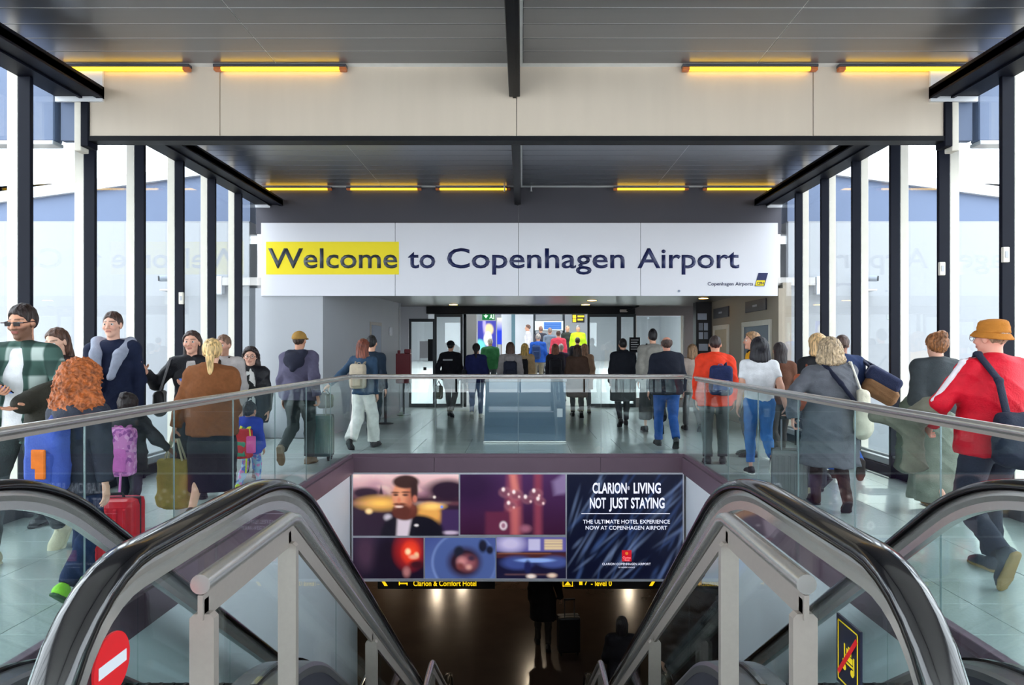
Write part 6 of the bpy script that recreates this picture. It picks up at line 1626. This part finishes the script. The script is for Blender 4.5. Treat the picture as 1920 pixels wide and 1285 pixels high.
# man in red track jacket
s = Person('man in red track jacket with white sleeve stripes and mustard bucket hat', 1862, 4.86, 1.73, yaw=10, bw=1.15, fat=.036, feet=((-.20, -.28, .15, 68), (.10, .12, 0, 0)), hands=((-.27, .26, 1.02), (.36, .0, .88)), poles=((-1, -.5, -.2), None), curl=(.8, .4), head=(16, 0), face=True, skin=(226, 160, 140))
s.body(); s.trousers(fabric((34, 40, 56)), wide=.014); s.top(fabric((204, 14, 40), .6), 'track_jacket', .030, .84, .97, amp=.007); s.shoes(fabric((60, 64, 76), .7), mat('sole_tan', (150, 124, 82), .8), big=1.1); s.hair((150, 120, 96), 'short', vol=-.004); s.cap(fabric((186, 118, 46)), 'bucket', 'bucket_hat')
shape('collar', [ecap(s.neck0 - V(0, 0, .005), s.neck0 + V(0, .006, .075), .079, .074, k=.01, flat1=True)], fabric((214, 206, 214)), s.root, .009)
for i in range(2):
    S, E, W = s.sho[i], s.elb[i], s.wri[i]; sd = (-1, 1)[i]; o_ = V(sd * .058, -.012, .030)
    shape('sleeve_stripe', [ecap(s.neck0 + V(sd * .075, -.01, .055), S + o_ * .9 + V(0, 0, .03), .018, .022, k=.02), ecap(S + o_ * .9 + V(0, 0, .03), E + V(sd * .052, -.01, .02), .022, .022, k=.02), ecap(E + V(sd * .052, -.01, .02), W + V(sd * .036, -.006, .012), .022, .018, k=.02)], fabric((222, 214, 220)), s.root, .010)
g = thing('glasses', 'thin metal glasses of the man in the bucket hat', 'glasses', s.w(s.hp(0, 0, 0)).tolist(), s.yaw); Mh = Matrix(s.hM.tolist()).to_4x4()
for sd in (-1, 1):
    o = tube_part(g, 'rim', [(sd * .031 + .024 * math.cos(a), .112, .006 + .020 * math.sin(a)) for a in [2 * math.pi * k / 16 for k in range(17)]], .002, fm_); o.matrix_local = Mh
    o = tube_part(g, 'temple', [(sd * .055, .110, .010), (sd * .084, .0, .008)], .002, fm_); o.matrix_local = Mh
o = tube_part(g, 'bridge', [(-.008, .112, .010), (.008, .112, .010)], .002, fm_); o.matrix_local = Mh
cb = s.up(-.03, -.27, .98)
t = bag('large navy shoulder bag on the back of the man in red', [rbox(cb, (.20, .075, .17), .07), ell(cb + V(0, -.01, -.08), (.215, .09, .12), None, .05)], (30, 36, 54), s.root.location[:], s.yaw, 'shoulder_bag', handles=[[ecap(s.up(-.12, -.235, 1.14), s.up(-.15, -.205, 1.36), (.030, .012), (.030, .012), k=.02), ecap(s.up(-.15, -.205, 1.36), s.up(-.15, -.03, 1.535), (.030, .013), (.030, .013), k=.02), ecap(s.up(-.15, -.03, 1.535), s.up(-.10, .16, 1.34), (.030, .012), (.030, .012), k=.02), ecap(s.up(-.10, .16, 1.34), s.up(.05, .19, 1.10), (.030, .012), (.030, .012), k=.02), ecap(s.up(.05, .19, 1.10), s.up(.22, .05, .98), (.03, .012), (.03, .012), k=.02), ecap(s.up(.22, .05, .98), cb + V(.17, 0, .1), (.03, .012), (.03, .012), k=.02)]], hrgb=(26, 30, 50), amp=.008)
shape('red_loop', chain([cb + V(.02, -.06, .14), cb + V(.09, -.08, .20), cb + V(.16, -.07, .10)], .010), fabric((150, 30, 60)), t, .009)
bag('grey trench coat folded over the forearm of the man in red', [ecap(s.elb[0] + V(-.02, .05, -.03), s.wri[0] + V(-.12, .08, .0), .085, .085, k=.06), ecap(s.wri[0] + V(-.10, .06, -.04), s.wri[0] + V(-.10, .04, -.30), (.085, .05), (.10, .045), k=.05), ecap(s.wri[0] + V(-.10, .10, .02), s.wri[0] + V(-.30, .18, .05), .06, .05, k=.06)], (118, 116, 102), s.root.location[:], s.yaw, 'trench_coat', 'coat', amp=.010)

# ================================================================== people on the lower level and the right escalator
s = Person('dark silhouette of a traveller on the lower floor pulling a case', 1018, 13.2, 1.74, z0=ZL, yaw=0, feet='walkL', hands=(None, (.33, -.05, .95)), curl=(.5, 1.2), fat=.02)
s.body(); s.top(fabric((30, 28, 30)), 'coat', .03, .55, flare=.04); s.trousers(fabric((60, 54, 50))); s.shoes(m_blackshoe); s.hair((30, 26, 24), 'short')
suitcase('black suitcase with bag on top on the lower floor', (22, 20, 22), PX(1066, 12.95), 12.95, .1, w=.40, d=.26, hh=.64, pull=1.02, z=ZL, soft=True, ribs=False)
s = Person('dark silhouette of a person at the foot of the right escalator', 1166, 10.2, 1.70, z0=ZL, yaw=-5, feet='stand', hands=((-.22, .25, 1.0), None))
s.body(); s.top(fabric((24, 22, 26)), 'coat', .03, .6, flare=.03); s.trousers(fabric((28, 26, 28))); s.shoes(m_blackshoe); s.hair((28, 22, 22), 'long', .12)
s = Person('person in black padded jacket riding the right escalator down', 1304, 6.27, 1.75, z0=-2.07, yaw=0, bw=1.15, fat=.04, feet=((-.10, -.02, 0, 0), (.10, .02, 0, 0)))
s.body(); s.top(fabric((24, 24, 30), .5), 'padded_jacket', .04, .80, puff=.008, collar=.05); s.trousers(fabric((34, 34, 40))); s.shoes(m_blackshoe); s.hair((26, 22, 24), 'short')

# slim yellow and grey information board by the right windows
t = thing('floor_board', 'slim yellow and grey board standing near the right windows', 'board', (3.86, 9.3, 0))
MB().bbox(-.12, .12, -.012, .012, .06, .86, .004).build('panel', m_grey, t)
for xx in (-.075, .06): MB().box(xx, xx + .045, -.015, -.012, .2, .8).build('yellow_stripe', m_yel, t)
MB().bbox(-.15, .15, -.1, .1, 0, .03, .008).build('foot', m_post, t); MB().bbox(-.02, .02, -.012, .012, .03, .07, .002).build('stem', m_post, t)
